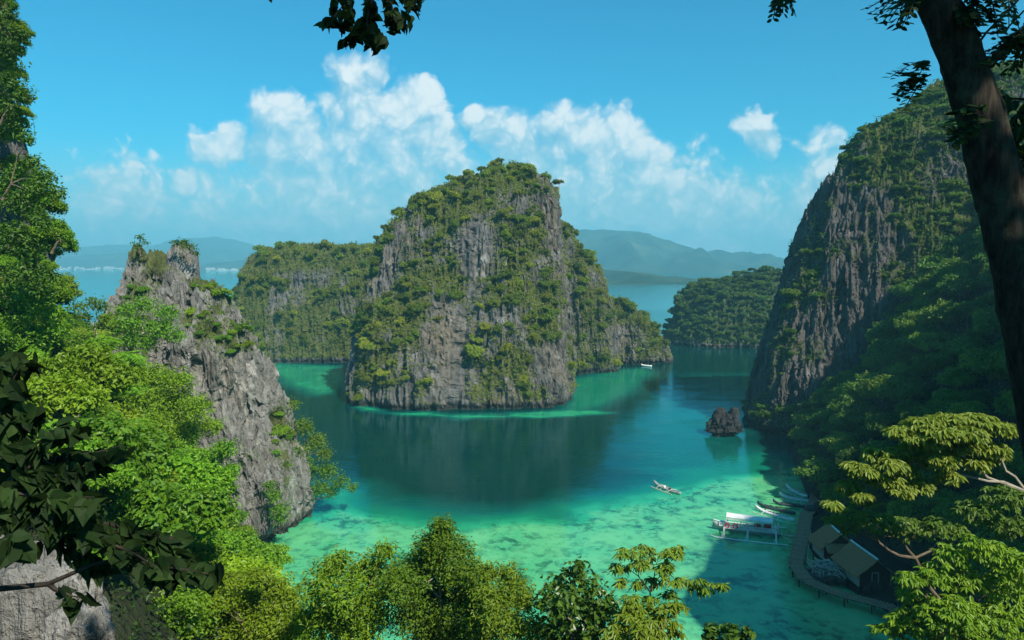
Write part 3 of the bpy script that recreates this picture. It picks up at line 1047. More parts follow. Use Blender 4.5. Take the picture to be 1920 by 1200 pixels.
class Kind:
    """A stock of ready plants; place() uses each one itself first and copies after that."""

    def __init__(self, roots):
        self.roots, self.used = roots, [False] * len(roots)

    def place(self, k, loc, rz, scale, label, cat, group, tilt=(0, 0)):
        k = k % len(self.roots)
        r = self.roots[k]
        if self.used[k]:
            r = dup(r, loc, rz, scale, label, group, tilt)
        else:
            self.used[k] = True
            r.location = loc
            r.rotation_euler = (tilt[0], tilt[1], rz)
            r.scale = scale if isinstance(scale, tuple) else (scale,) * 3
        return tag(r, label, cat, group)

    def clear(self):
        for r, u in zip(self.roots, self.used):
            if not u:
                for c in list(r.children):
                    bpy.data.objects.remove(c)
                bpy.data.objects.remove(r)


def tree_kind(name, mat, bark, n, seed, trunk_h=0.7, **kw):
    roots = []
    for i in range(n):
        rng = np.random.default_rng(seed + i)
        r = empty(name)
        g, cs = crown_proto(rng, **kw)
        for v in g.v:
            v += np.array([0, 0, trunk_h * 0.7])
        tips = [(c[0], c[1], c[2] + trunk_h * 0.7) for c in cs]
        g.build('crown', mat, r, att='v')
        t = G()
        limbs(t, (0, 0, -0.5), (rng.normal() * .08, rng.normal() * .08, trunk_h), tips[:9], 0.045, rng)
        t.build('trunk', bark, r)
        roots.append(r)
    return Kind(roots)


def shrub_kind(name, mat, n, seed, **kw):
    roots = []
    for i in range(n):
        rng = np.random.default_rng(seed + i)
        g, cs = crown_proto(rng, **kw)
        roots.append(g.build(name, mat, att='v'))
    return Kind(roots)


class Thin:
    """Poisson thinning in space."""

    def __init__(self, cell):
        self.c, self.d = cell, {}

    def ok(self, p, r):
        k = tuple(int(math.floor(q / self.c)) for q in p)
        m = int(math.ceil(r / self.c))
        for i in range(-m, m + 1):
            for j in range(-m, m + 1):
                for l in range(-m, m + 1):
                    for q in self.d.get((k[0] + i, k[1] + j, k[2] + l), ()):
                        if (q[0] - p[0]) ** 2 + (q[1] - p[1]) ** 2 + (q[2] - p[2]) ** 2 < r * r:
                            return False
        self.d.setdefault(k, []).append(tuple(p))
        return True


def project(P):
    d = np.asarray(P, float) - np.array([0, 0, CAM_H])
    cp, sp = math.cos(PITCH), math.sin(PITCH)
    z = d[..., 1] * cp - d[..., 2] * sp
    y = d[..., 1] * sp + d[..., 2] * cp
    return 960 + FPX * d[..., 0] / z, 600 - FPX * y / z, z


bpy.context.view_layer.update()
DG = bpy.context.evaluated_depsgraph_get()


def seen(p, lift=0.0):
    """Does the camera see the land at p (its plants left aside)?"""
    o = Vector((0, 0, CAM_H))
    d = Vector(p) + Vector((0, 0, lift)) - o
    L = d.length
    hit, loc, *_ = SC.ray_cast(DG, o + d.normalized() * 3, d.normalized(), distance=L * 1.5)
    return (not hit) or (loc - o).length > L - 2.5


def scatter(lofts, spacing, thr, smin, smax, limit, seed, margin=40, steep=1.0, ypref=None):
    """Spots for plants on the karst: (point, normal, size), those the camera can see, largest first."""
    rng = np.random.default_rng(seed)
    P = np.concatenate([l['P'] for l in lofts])
    N = np.concatenate([l['N'] for l in lofts])
    M = np.concatenate([l['mask'] for l in lofts])
    px, py, z = project(P)
    view = np.array([0, 0, CAM_H]) - P
    ok = (M > thr) & (px > -margin) & (px < 1920 + margin) & (py > -margin) & (py < 1240) & (z > 0) & (P[:, 2] > 2.0)
    ok &= ((unit(view) * unit(N)).sum(-1) > -0.25)
    idx = np.nonzero(ok)[0]
    rng.shuffle(idx)
    th = Thin(spacing)
    out = []
    for i in idx[:60000]:
        s = smin + (smax - smin) * rng.random() ** 2.2 * min(1, max(0.15, 0.5 + M[i]))
        if th.ok(P[i], spacing * (0.55 + 0.45 * s / smax)):
            if seen(P[i] + N[i] * 0.6 + np.array([0, 0, s * .4])):
                out.append((P[i], N[i], s))
                if len(out) >= limit:
                    break
    return out


def undergrowth(name, label, spots, mat, size, per, rng, parent=None):
    g = G()
    for p, n, s in spots:
        fill_clump(g, np.asarray(p) + np.asarray(n) * 0.15 * s + np.array([0, 0, 0.15 * s]), s, per, size * (.7 + .6 * rng.random()), size * .6, rng, 0.6)
    return tag(g.build(name, mat, att='v'), label, kind='stuff')


rng = np.random.default_rng(11)
# --- central island: shrubs one by one, the low cover between them as one mass
K_ISLE = shrub_kind('cliff_shrub', M_LEAF_ISLE, 7, 100, nc=11, per=110, L=0.22, W=0.13, flat=0.85, h=1.1)
spots = scatter([A, B, Cc, Dd, Ee], 2.1, 0.0, 0.8, 3.0, 1900, 5)
spots.sort(key=lambda q: -q[2] / q[0][1])
K_ISLE_T = tree_kind('island_tree', M_LEAF_ISLE, M_BARK_PALE, 5, 150, 0.8, nc=12, per=95, L=0.21, W=0.12, flat=0.7, h=0.95)
big_ = [q for q in spots if q[1][2] > 0.05][:75]
big_id = set(id(q) for q in big_)
rest = [q for q in spots if id(q) not in big_id]
for i, (p, n, s) in enumerate(big_):
    s = s * (0.85 + .4 * rng.random()) * (0.7 if p[2] > 66 else 1)
    K_ISLE_T.place(i, tuple(p - np.array([0, 0, 0.3])), rng.random() * 6.28, (s, s, s * (0.8 + 0.4 * rng.random())), 'small leafy tree rooted on the central limestone island', 'tree', 'trees on the central island', tilt=(0.25 + rng.normal() * .2, rng.normal() * .2))
for i, (p, n, s) in enumerate(rest[:300]):
    sc = (s, s, s * (0.8 + 0.5 * rng.random()))
    K_ISLE.place(i, tuple(p + n * 0.1 * s - np.array([0, 0, 0.25 * s])), rng.random() * 6.28, sc, 'green shrub clinging to the rock of the central limestone island', 'shrub', 'shrubs on the central island', tilt=(rng.normal() * .15, rng.normal() * .15))
low = scatter([A, B, Cc, Dd, Ee], 1.2, -0.16, 0.45, 1.2, 7500, 6)
undergrowth('undergrowth', 'low green cover of bushes and creepers on the central island', [(p, n, s * .9) for p, n, s in low] + [(p, n, s * .9) for p, n, s in rest[300:]], M_LEAF_ISLE, 0.38, 20, rng)
print('isle', len(spots), len(low))

# --- wooded island behind the channel
K_FAR = tree_kind('shore_tree', M_LEAF_FAR, M_BARK, 4, 200, 0.6, nc=12, per=80, L=0.24, W=0.14, flat=0.7, h=0.9)
spots = scatter([Ff], 3.4, -0.3, 1.8, 3.8, 260, 7)
for i, (p, n, s) in enumerate(spots):
    K_FAR.place(i, tuple(p - np.array([0, 0, 0.3])), rng.random() * 6.28, s, 'dark green tree in the woods covering the low island across the channel', 'tree', 'trees on the wooded island')
print('far', len(spots))

# --- right cliff
K_CLIFF = shrub_kind('cliff_bush', M_LEAF_SLOPE, 5, 300, nc=12, per=110, L=0.20, W=0.12, flat=0.65, h=0.8)
spots = scatter([Rr], 2.6, 0.10, 1.0, 3.4, 290, 8)
for i, (p, n, s) in enumerate(spots):
    K_CLIFF.place(i, tuple(p + n * 0.1 - np.array([0, 0, 0.25 * s])), rng.random() * 6.28, s, 'dark green bush growing on the tall grey cliff at the right', 'shrub', 'bushes on the right cliff')
low = scatter([Rr], 1.3, -0.10, 0.5, 1.5, 3200, 9)
undergrowth('undergrowth', 'low green cover on the ledges of the right cliff', low, M_LEAF_SLOPE, 0.40, 14, rng)
print('cliff', len(spots), len(low))

# --- pinnacle
K_PIN = shrub_kind('pinnacle_shrub', M_LEAF_LEFT, 5, 400, nc=13, per=170, L=0.17, W=0.10, flat=0.65, h=0.8)
spots = [q for q in scatter([Pp, Pq], 2.2, 0.22, 0.7, 2.0, 90, 10) if q[0][2] < 42]
for i, (p, n, s) in enumerate(spots):
    K_PIN.place(i, tuple(p + n * 0.1 - np.array([0, 0, 0.3 * s])), rng.random() * 6.28, s, 'bright green shrub rooted in a crack of the jagged rock pinnacle', 'shrub', 'shrubs on the rock pinnacle')
low = [q for q in scatter([Pp, Pq], 0.8, 0.02, 0.3, 0.6, 900, 12) if q[0][2] < 43]
undergrowth('undergrowth', 'tufts of grass and creepers on the rock pinnacle', low, M_LEAF_LEFT, 0.22, 14, rng)
print('pin', len(spots), len(low))


# --- hillside: woods on the right slope and on the left slope
def hillspots(x0, x1, y0, y1, spacing, limit, seed, test, lift=2.0, mx=60):
    rg = np.random.default_rng(seed)
    th = Thin(spacing)
    out = []
    n = 60000
    X = x0 + (x1 - x0) * rg.random(n)
    Y = y0 + (y1 - y0) * rg.random(n)
    Z = terrain_z(X, Y)
    px, py, d = project(np.stack([X, Y, Z + lift], -1))
    for i in np.nonzero((px > -mx) & (px < 1920 + mx) & (py > -60) & (py < 1280) & (d > 0) & (Z > 1.3))[0]:
        p = (X[i], Y[i], Z[i])
        if not test(*p):
            continue
        if th.ok(p, spacing) and seen(p, lift):
            out.append(np.array(p))
            if len(out) >= limit:
                break
    return out


K_SLOPE = tree_kind('hillside_tree', M_LEAF_SLOPE, M_BARK, 7, 500, 0.75, nc=15, per=190, L=0.14, W=0.08, flat=0.5, h=1.0)
spots = hillspots(38, 160, 62, 240, 4.3, 290, 21, lambda x, y, z: x > interp([60, 88, 96, 118, 126, 260], [44, 56, 58.5, 59, 55, 50], y))
for i, p in enumerate(spots):
    s = 2.0 + 2.9 * rng.random() ** 1.5
    K_SLOPE.place(i, tuple(p - np.array([0, 0, .4])), rng.random() * 6.28, (s, s, s * (.8 + .7 * rng.random())), 'leafy tree among the woods climbing the right slope below the cliff', 'tree', 'trees on the right slope', tilt=(rng.normal() * .08, -0.12 + rng.normal() * .08))
print('slope', len(spots))
rg_ = np.random.default_rng(91)
HX, HY = 37 + 60 * rg_.random(900), 20 + 62 * rg_.random(900)
HZ = terrain_z(HX, HY)
hid = [(np.array([a, b, c]), np.array([0, 0, 1.0]), 1.2 + 4.2 * rg_.random() ** 3) for a, b, c in zip(HX, HY, HZ) if c > 3 and project(np.array([a, b, c + 3]))[0] > 1990]  # unseen tufts added on the hidden ridge to roughen its shadow edge
low = hillspots(38, 160, 62, 240, 1.5, 2600, 22, lambda x, y, z: True, 0.5)
undergrowth('undergrowth', 'dense undergrowth on the right slope, coloured dark as gap shade', [(p, np.array([0, 0, 1.0]), 0.9 + .5 * rng.random()) for p in low] + hid, M_LEAF_GAP_SHADE, 0.42, 16, rng)

K_LEFT = tree_kind('bank_tree', M_LEAF_LEFT, M_BARK_PALE, 7, 600, 0.7, nc=19, per=360, L=0.10, W=0.058, flat=0.6, h=1.1)
spots = hillspots(-75, -14, 26, 140, 3.1, 190, 31, lambda x, y, z: True, mx=420)
for i, p in enumerate(spots):
    s = 1.3 + 1.9 * rng.random() ** 1.4
    K_LEFT.place(i, tuple(p - np.array([0, 0, .4])), rng.random() * 6.28, (s, s, s * (.85 + .4 * rng.random())), 'bright green leafy tree among the growth on the left slope', 'tree', 'trees on the left slope', tilt=(rng.normal() * .08, 0.1 + rng.normal() * .08))
print('left', len(spots))
low = hillspots(-80, -8, 14, 140, 0.95, 4200, 32, lambda x, y, z: True, 0.4, mx=450)
undergrowth('undergrowth', 'thick leafy undergrowth on the left slope', [(p, np.array([0, 0, 1.0]), 0.55 + .4 * rng.random()) for p in low], M_LEAF_GAP_SHADE, 0.24, 22, rng)

spots = scatter([Ll], 1.8, -0.05, 0.9, 2.2, 70, 14)
for i, (p, n, s) in enumerate(spots):
    K_LEFT.place(i, tuple(p + n * 0.1 - np.array([0, 0, 0.5 * s])), rng.random() * 6.28, s, 'leafy tree hanging from the rock wall at the left edge', 'tree', 'trees on the left rock wall', tilt=(0, 0.3))
print('crag', len(spots))
for k in (K_ISLE, K_ISLE_T, K_FAR, K_CLIFF, K_PIN, K_SLOPE, K_LEFT):
    k.clear()
# ---------------------------------------------------------------- rock in the water, boats, huts, boardwalk, far town
M_WHITE = plain('white_paint', (0.74, 0.75, 0.74), 0.45, 0.5, 0.06, 2.0)
M_CANVAS = plain('white_canvas', (0.80, 0.80, 0.78), 0.8, 0.2, 0.04, 1.5)
M_HULL = plain('hull_grey_green', (0.30, 0.36, 0.34), 0.5, 0.4, 0.12, 2.0)
M_HULL_DARK = plain('hull_dark_blue', (0.035, 0.060, 0.075), 0.5, 0.4, 0.2, 2.0)
M_BAMBOO = plain('bamboo', (0.55, 0.53, 0.46), 0.6, 0.3, 0.12, 4.0)
M_RED = plain('red_plastic', (0.45, 0.035, 0.030), 0.5, 0.4, 0.1, 4.0)
M_ORANGE = plain('orange_vest', (0.60, 0.12, 0.02), 0.8, 0.2, 0.1, 6.0)
M_DARKWOOD = plain('dark_wood', (0.05, 0.035, 0.025), 0.9, 0.2, 0.3, 4.0)
M_SKIN = plain('skin', (0.30, 0.16, 0.10), 0.6, 0.3, 0.08, 8.0)
M_HAIR = plain('black_hair', (0.012, 0.010, 0.009), 0.5, 0.4, 0.1, 9.0)
M_SHIRT = plain('white_shirt', (0.78, 0.78, 0.77), 0.9, 0.1, 0.05, 8.0)
M_SHIRT_B = plain('dark_shirt', (0.045, 0.050, 0.070), 0.9, 0.1, 0.1, 8.0)
M_SHORTS = plain('grey_shorts', (0.16, 0.15, 0.14), 0.9, 0.1, 0.1, 8.0)


def ropey(name, a, b, scale, stretch):
    m, t, bs = new_mat(name)
    g = nd(t, 'ShaderNodeTexCoord')
    mp = nd(t, 'ShaderNodeMapping')
    mp.inputs['Scale'].default_value = stretch
    t.links.new(g.outputs['Object'], mp.inputs['Vector'])
    n = noise_node(t, mp.outputs[0], scale, 5, 0.65)
    t.links.new(ramp(t, n.outputs['Fac'], [(0.3, a), (0.7, b)]), bs.inputs['Base Color'])
    bs.inputs['Roughness'].default_value = 0.95
    bs.inputs['Specular IOR Level'].default_value = 0.15
    bp = nd(t, 'ShaderNodeBump')
    bp.inputs['Strength'].default_value = 0.6
    bp.inputs['Distance'].default_value = 0.06
    t.links.new(n.outputs['Fac'], bp.inputs['Height'])
    t.links.new(bp.outputs[0], bs.inputs['Normal'])
    return m


M_THATCH = ropey('nipa_thatch', (0.15, 0.068, 0.032), (0.48, 0.24, 0.12), 5.0, (1, 5, 1))
M_BOARD = ropey('weathered_boards', (0.19, 0.10, 0.06), (0.42, 0.255, 0.165), 3.0, (1, 1, 1))
M_SAWALI = ropey('woven_wall', (0.22, 0.22, 0.20), (0.42, 0.41, 0.37), 9.0, (1, 1, 3))
M_PALEBLUE = plain('pale_blue_ridge', (0.42, 0.62, 0.66), 0.5, 0.4, 0.1, 3.0)
M_PALEWOOD = plain('bleached_wood', (0.46, 0.43, 0.36), 0.9, 0.2, 0.25, 3.0)

# ---- undercut rock
rc = wp(1356, 815)
gg = G()
nseg, rows = 130, 74
th = np.linspace(0, 2 * math.pi, nseg, endpoint=False)
q = np.linspace(0, 1, rows)
zz = np.interp(q, [0, .12, .18, .32, .55, .8, 1], [-1.2, 0.1, 0.7, 1.9, 4.2, 6.6, 7.4])
rr = np.interp(q, [0, .12, .18, .24, .4, .55, .68, .8, .92, 1], [3.2, 3.2, 3.5, 4.7, 4.5, 3.1, 2.1, 1.4, 0.8, 0.05])
sx = np.interp(q, [0, .4, .55, .7, 1], [0.2, 0.3, 0.0, -0.9, -1.0])
X = sx[:, None] + rr[:, None] * np.cos(th)[None] * 1.02
Y = rr[:, None] * np.sin(th)[None] * 0.8
Z = zz[:, None] + 0 * X
# second lower horn on the right
horn = np.exp(-(((X - 2.6) / 1.5) ** 2 + (Y / 2.2) ** 2)) * sstep(2.0, 3.4, Z) * (Z < 5.2)
Z = Z + horn * 2.2
pp = np.stack([X, Y, Z], -1).reshape(-1, 3)
d3 = unit(np.stack([X - sx[:, None], Y, 0.4 * (Z - 2.5)], -1).reshape(-1, 3))
amp = np.repeat(np.clip(rr / 3, 0.15, 1)[:, None], nseg, 1).ravel()
pp = pp + d3 * ((fbm(pp / 2.2, 301, 4) * 1.2 + (ridged(pp / 1.1, 305, 3) - .5) * 0.9) * amp)[:, None]
pp[:, 2] += (ridged(pp * np.array([1, 1, .2]) / 0.9, 309, 3) - .45) * 1.3 * (pp[:, 2] > 2)
gg.add(pp + np.array(rc), grid_faces(rows, nseg, True), 0, 0.0)
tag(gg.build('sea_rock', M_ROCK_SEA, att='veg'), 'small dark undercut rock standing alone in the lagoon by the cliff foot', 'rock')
rg = np.random.default_rng(77)
gb = G()
for k in range(5):
    fill_clump(gb, np.array(rc) + np.array([-3.9 + rg.normal() * .4, -.6 + rg.normal() * .5, 4.0 + rg.normal() * 1.0]), 0.32, 40, 0.25, 0.12, rg)
tag(gb.build('rock_bush', M_LEAF_SLOPE, att='v'), 'sparse little bush sticking out of the lone sea rock', 'shrub')


# ---- outrigger boats (bangkas)
def hull_mesh(g, L, w, h, m=0, rise=1.0, draft=0.25):
    """Slender canoe hull along x, bow at +x with a rising prow."""
    n = 19
    rows = []
    for i in range(n):
        t = i / (n - 1)
        x = -L / 2 + L * t
        s = max(0.03, math.sin(math.pi * min(1, max(0, 0.02 + 0.96 * t))) ** 0.55)
        up = rise * (max(0, (t - .62) / .38) ** 2.2 + 0.45 * max(0, (.22 - t) / .22) ** 2)
        top = h + up
        keel = -draft + up * 0.82
        for a, b in ((-1, 1), (-1.02, .62), (-.72, .2), (0, 0), (.72, .2), (1.02, .62), (1, 1)):
            rows.append((x, a * w / 2 * s, keel + (top - keel) * b))
        for a, b in ((.8, 1), (.6, .45), (0, .35), (-.6, .45), (-.8, 1)):
            rows.append((x, a * w / 2 * s, keel + (top - keel) * b))
    f = []
    k = 12
    for i in range(n - 1):
        for j in range(k):
            j2 = (j + 1) % k
            f.append((i * k + j, (i + 1) * k + j, (i + 1) * k + j2, i * k + j2))
    f.append(tuple(range(k)))
    f.append(tuple((n - 1) * k + j for j in range(k))[::-1])
    g.add(rows, f, m)


def arch(a, b, up, n=7):
    a, b = Vector(a), Vector(b)
    return [a.lerp(b, i / (n - 1)) + Vector((0, 0, up * math.sin(math.pi * i / (n - 1)))) for i in range(n)]


def heading(p_bow, p_stern):
    return math.atan2(p_bow.y - p_stern.y, p_bow.x - p_stern.x)


# tour boat
bow, stern = wp(1336, 992), wp(1462, 1006)
mid = (bow + stern) / 2
L0 = (bow - stern).length
big = empty('outrigger_boat', (mid.x, mid.y, 0), heading(bow, stern), 'large white outrigger tour boat with a flat white canopy roof and red life rings', 'boat')
g = G()
hull_mesh(g, L0, 1.15, 0.75, 0, 0.85)
g.build('hull', M_HULL, big, smooth=True)
g = G()
for sy in (-1, 1):
    g.tube([(-L0 * .46, sy * .55, .80), (-2, sy * .62, .80), (2, sy * .62, .80), (L0 * .36, sy * .42, .98)], 0.06, 6)
g.build('gunwale', M_WHITE, big)
g = G()
g.box((-0.7, 0, 0.86), (8.2, 1.5, 0.07))
for i in range(9):
    g.box((-4.6 + i * .98, 0, 0.905), (0.9, 1.48, 0.02))
g.build('deck', M_WHITE, big)
# canopy: slightly crowned sheet
g = G()
xs = np.linspace(-4.3, 3.2, 12)
ys = np.linspace(-1.2, 1.2, 7)
v = []
for zoff in (0.0, 0.07):
    for x in xs:
        for y in ys:
            v.append((x, y, 2.55 + zoff + 0.20 * (1 - (y / 1.2) ** 2) + 0.03 * math.sin(x * 2.5) + 0.03 * (x + 4)))
v = np.array(v)
n0 = len(xs) * len(ys)
F = grid_faces(len(xs), len(ys))
g.add(v[:n0], F[:, ::-1]).add(v[n0:], F)
for sy in (-1.2, 1.2):
    g.box((-0.55, sy, 2.50), (7.5, 0.03, 0.20))
for x in (-4.3, 3.2):
    g.box((x, 0, 2.53 + 0.03 * (x + 4)), (0.03, 2.36, 0.22))
g.build('canopy', M_CANVAS, big)
for x in (-4.1, -1.6, 0.8, 3.0):
    for sy in (-1, 1):
        gp_ = G().tube([(x, sy * .74, .86), (x, sy * 1.08, 2.6)], 0.05, 6)
        gp_.build('post', M_WHITE, big)
for sy in (-1, 1):
    g = G()
    for z in (1.15, 1.45):
        g.tube([(-4.1, sy * .80, z), (1.9, sy * .80, z)], 0.028, 5)
    for i in range(13):
        g.tube([(-4.1 + .5 * i, sy * .78, .88), (-4.1 + .5 * i, sy * .80, 1.45)], 0.02, 4)
    g.build('railing', M_WHITE, big)
for x in (3.0, 1.7):
    g = G()
    n1, n2 = 18, 8
    v = [((.36 + .10 * math.cos(2 * math.pi * j / n2)) * math.cos(2 * math.pi * i / n1), 0.10 * math.sin(2 * math.pi * j / n2), (.36 + .10 * math.cos(2 * math.pi * j / n2)) * math.sin(2 * math.pi * i / n1)) for i in range(n1) for j in range(n2)]
    f = [(i * n2 + j, ((i + 1) % n1) * n2 + j, ((i + 1) % n1) * n2 + (j + 1) % n2, i * n2 + (j + 1) % n2) for i in range(n1) for j in range(n2)]
    g.add(np.array(v) + np.array((x, .95, 1.3)), f)
    g.build('life_ring', M_RED, big, smooth=True)
for x, wd_ in ((-1.9, 1.1), (-3.5, 1.3)):
    g = G().box((x, .25, 1.55), (wd_, .7, .35)).box((x, .25, 1.78), (wd_ * .85, .6, .16))
    g.build('life_vests', M_RED, big)
for x in (-3.0, -1.6, -.2, 1.2):
    g = G().box((x, 0, 1.12), (.34, 1.2, .05))
    for sy in (-.5, .5):
        g.box((x, sy, 1.0), (.3, .06, .2))
    g.build('bench', M_WHITE, big)
g = G().box((3.95, 0, 1.15), (.9, .9, .55)).box((3.95, 0, 1.50), (.7, .7, .2))
g.build('bow_cover', M_CANVAS, big)
g = G()
for sy in (-.8, .8):
    g.tube([(-5.2, sy, .8), (-5.2, sy, 2.0)], .06, 6)
    g.tube([(-4.2, sy, 1.75), (-5.25, sy, 1.75)], .05, 6)
    g.tube([(-4.2, sy, 1.05), (-5.25, sy, 1.05)], .05, 6)
for z in (1.05, 1.4, 1.75, 2.0):
    g.tube([(-5.2, -.85, z), (-5.2, .85, z)], .05, 6)
g.build('stern_rack', M_WHITE, big)
g = G().tube([(-4.35, -.2, .9), (-4.35, -.2, 4.2)], .045, 6)
g.build('mast', M_WHITE, big)
g = G().tube([(-4.6, .45, .75), (-7.0, .5, .45), (-9.4, .45, .62)], [.10, .085, .06], 6)
g.build('tail_pole', M_BAMBOO, big)
for x in (3.4, -.4, -4.9):
    g = G()
    for dx in (0, .16):
        g.tube([(x + dx, -4.1, .18), (x + dx, -3.2, .72), (x + dx, -1.2, .98), (x + dx, 1.2, .98), (x + dx, 3.2, .72), (x + dx, 4.1, .18)], .055, 6)
    for sy in (-1, 1):
        g.tube([(x + .08, sy * 2.4, .88), (x + .5, sy * 4.05, .2)], .04, 5)
    g.build('crossbeam', M_WHITE, big)
for sy in (-1, 1):
    g = G().tube([(-6.6, sy * 4.1, .20), (-3, sy * 4.15, .10), (1, sy * 4.15, .10), (4.6, sy * 4.1, .16), (5.6, sy * 4.0, .42)], [.07, .11, .11, .10, .05], 7)
    g.build('outrigger', M_WHITE, big)
    g = G().tube([(-5.0, sy * 1.35, .93), (3.6, sy * 1.35, .93)], .05, 6)
    g.build('stringer', M_WHITE, big)


g = G().tube(arch(Vector((mid.x, mid.y, 0)) + (stern - bow).normalized() * 5.0 + Vector((0, 0, 1.0)), wp(1500, 1020, 1.4), -.5), .03, 5)
tag(g.build('mooring_rope', M_BAMBOO), 'slack mooring rope between the tour boat and the boardwalk', 'rope')


def canoe(p_bow, p_stern, hullmat, polemat, label, spread=1.55, seat=True, group=None, w=.62):
    m_ = (p_bow + p_stern) / 2
    L = (p_bow - p_stern).length
    r = empty('outrigger_canoe', (m_.x, m_.y, 0), heading(p_bow, p_stern), label, 'boat', group)
    g = G()
    hull_mesh(g, L, w, 0.38, 0, 0.75, .16)
    g.build('hull', hullmat, r, smooth=True)
    for x in (L * .2, -L * .2):
        g = G().tube([(x, -spread, .06), (x, -spread * .8, .38), (x, -spread * .3, .52), (x, spread * .3, .52), (x, spread * .8, .38), (x, spread, .06)], .05, 6)
        g.build('crossbeam', polemat, r)
    for sy in (-1, 1):
        g = G().tube([(-L * .36, sy * spread, .08), (0, sy * spread, .05), (L * .34, sy * spread, .07), (L * .40, sy * spread, .2)], [.06, .08, .08, .04], 6)
        g.build('outrigger', polemat, r)
    if seat:
        for x in (-L * .1, L * .08):
            g = G().box((x, 0, .34), (.28, w * .8, .04))
            g.build('seat', polemat, r)
    return r


canoe(wp(1474, 916), wp(1514, 934), M_WHITE, M_BAMBOO, 'pale outrigger canoe moored farthest along the dark shore', group='canoes moored by the boardwalk')
canoe(wp(1461, 932), wp(1523, 943), M_WHITE, M_BAMBOO, 'white outrigger canoe moored with its stern at the shore boulders', group='canoes moored by the boardwalk')
canoe(wp(1449, 945), wp(1509, 953), M_HULL_DARK, M_DARKWOOD, 'dark blue outrigger canoe moored between two white ones', group='canoes moored by the boardwalk')
canoe(wp(1420, 949), wp(1492, 966), M_HULL_DARK, M_DARKWOOD, 'dark outrigger canoe with pale bow tip moored beside the white canoe', group='canoes moored by the boardwalk')
canoe(wp(1415, 956), wp(1489, 979), M_WHITE, M_WHITE, 'white outrigger canoe with slatted deck moored just behind the tour boat', group='canoes moored by the boardwalk')
pb = canoe(wp(1225, 909), wp(1276, 929), M_HULL, M_BAMBOO, 'grey outrigger canoe with two paddlers out on the open lagoon', 1.35, seat=False, w=.8)
tp = wp(1212, 687)
g = G()
hull_mesh(g, 5.0, 1.2, .6, 0, .4, .2)
o = g.build('rowing_boat', M_WHITE, smooth=True)
o.location = tp
o.rotation_euler = (0, 0, 2.6)
tag(o, 'tiny white boat at the foot of the far end of the limestone island', 'boat')


def sitter(name, base, rz, shirt, label, lean=0.15, arm=0.5):
    """A person sitting in a boat holding a paddle; one skinned body, hair and clothes as children."""
    r = empty(name, base, rz, label, 'person')
    J = [(0, 0, .10), (.04, 0, .32), (.06 + lean * .4, 0, .56), (.07 + lean * .5, 0, .66), (.09 + lean * .6, 0, .78), (.10 + lean * .6, 0, .88),
         (.06 + lean * .4, .19, .54), (.20, .27, .30), (.42, .20, .28), (.50, .17, .28),
         (.06 + lean * .4, -.19, .54), (.22, -.26, .34), (.40, -.12, .46), (.47, -.09, .50),
         (.05, .10, .10), (.42, .14, .24), (.70, .12, .02), (.80, .12, .0),
         (.05, -.10, .10), (.42, -.14, .24), (.70, -.12, .02), (.80, -.12, .0)]
    E = [(0, 1), (1, 2), (2, 3), (3, 4), (4, 5), (2, 6), (6, 7), (7, 8), (8, 9), (2, 10), (10, 11), (11, 12), (12, 13), (0, 14), (14, 15), (15, 16), (16, 17), (0, 18), (18, 19), (19, 20), (20, 21)]
    R = [.14, .14, .15, .06, .10, .085, .07, .05, .04, .035, .07, .05, .04, .035, .10, .075, .05, .04, .10, .075, .05, .04]
    me = bpy.data.meshes.new('body')
    me.from_pydata(J, E, [])
    b = bpy.data.objects.new('body', me)
    COL.objects.link(b)
    b.parent = r
    me.materials.append(M_SKIN)
    sk = b.modifiers.new('skin', 'SKIN')
    sk.use_smooth_shade = True
    for i, v in enumerate(me.skin_vertices[0].data):
        v.radius = (R[i], R[i] * (.72 if i in (0, 1, 2) else 1))
        v.use_root = (i == 0)
    b.modifiers.new('sub', 'SUBSURF').render_levels = 1
    hx, hz = .10 + lean * .6, .84
    g = G()
    n1, n2 = 7, 12
    v = [(hx - .015 + .112 * math.sin(a * math.pi * .55 / (n1 - 1)) * math.cos(k * 2 * math.pi / n2), .108 * math.sin(a * math.pi * .55 / (n1 - 1)) * math.sin(k * 2 * math.pi / n2), hz + .03 + .125 * math.cos(a * math.pi * .55 / (n1 - 1))) for a in range(n1) for k in range(n2)]
    g.add(v, grid_faces(n1, n2, True))
    g.build('hair', M_HAIR, r, smooth=True)
    g = G()
    g.tube([(0, 0, .10), (.04, 0, .30), (.06 + lean * .4, 0, .52), (.07 + lean * .45, 0, .63)], [.175, .18, .20, .08], 10)
    for sy in (-1, 1):
        g.tube([(.06 + lean * .4, sy * .12, .56), (.06 + lean * .4, sy * .20, .53), (.15, sy * .26, .40)], [.09, .085, .075], 8)
    g.build('shirt', shirt, r, smooth=True)
    g = G()
    for sy in (-1, 1):
        g.tube([(.0, sy * .09, .11), (.25, sy * .12, .19), (.43, sy * .14, .24)], [.125, .10, .085], 8)
    g.build('shorts', M_SHORTS, r, smooth=True)
    return r


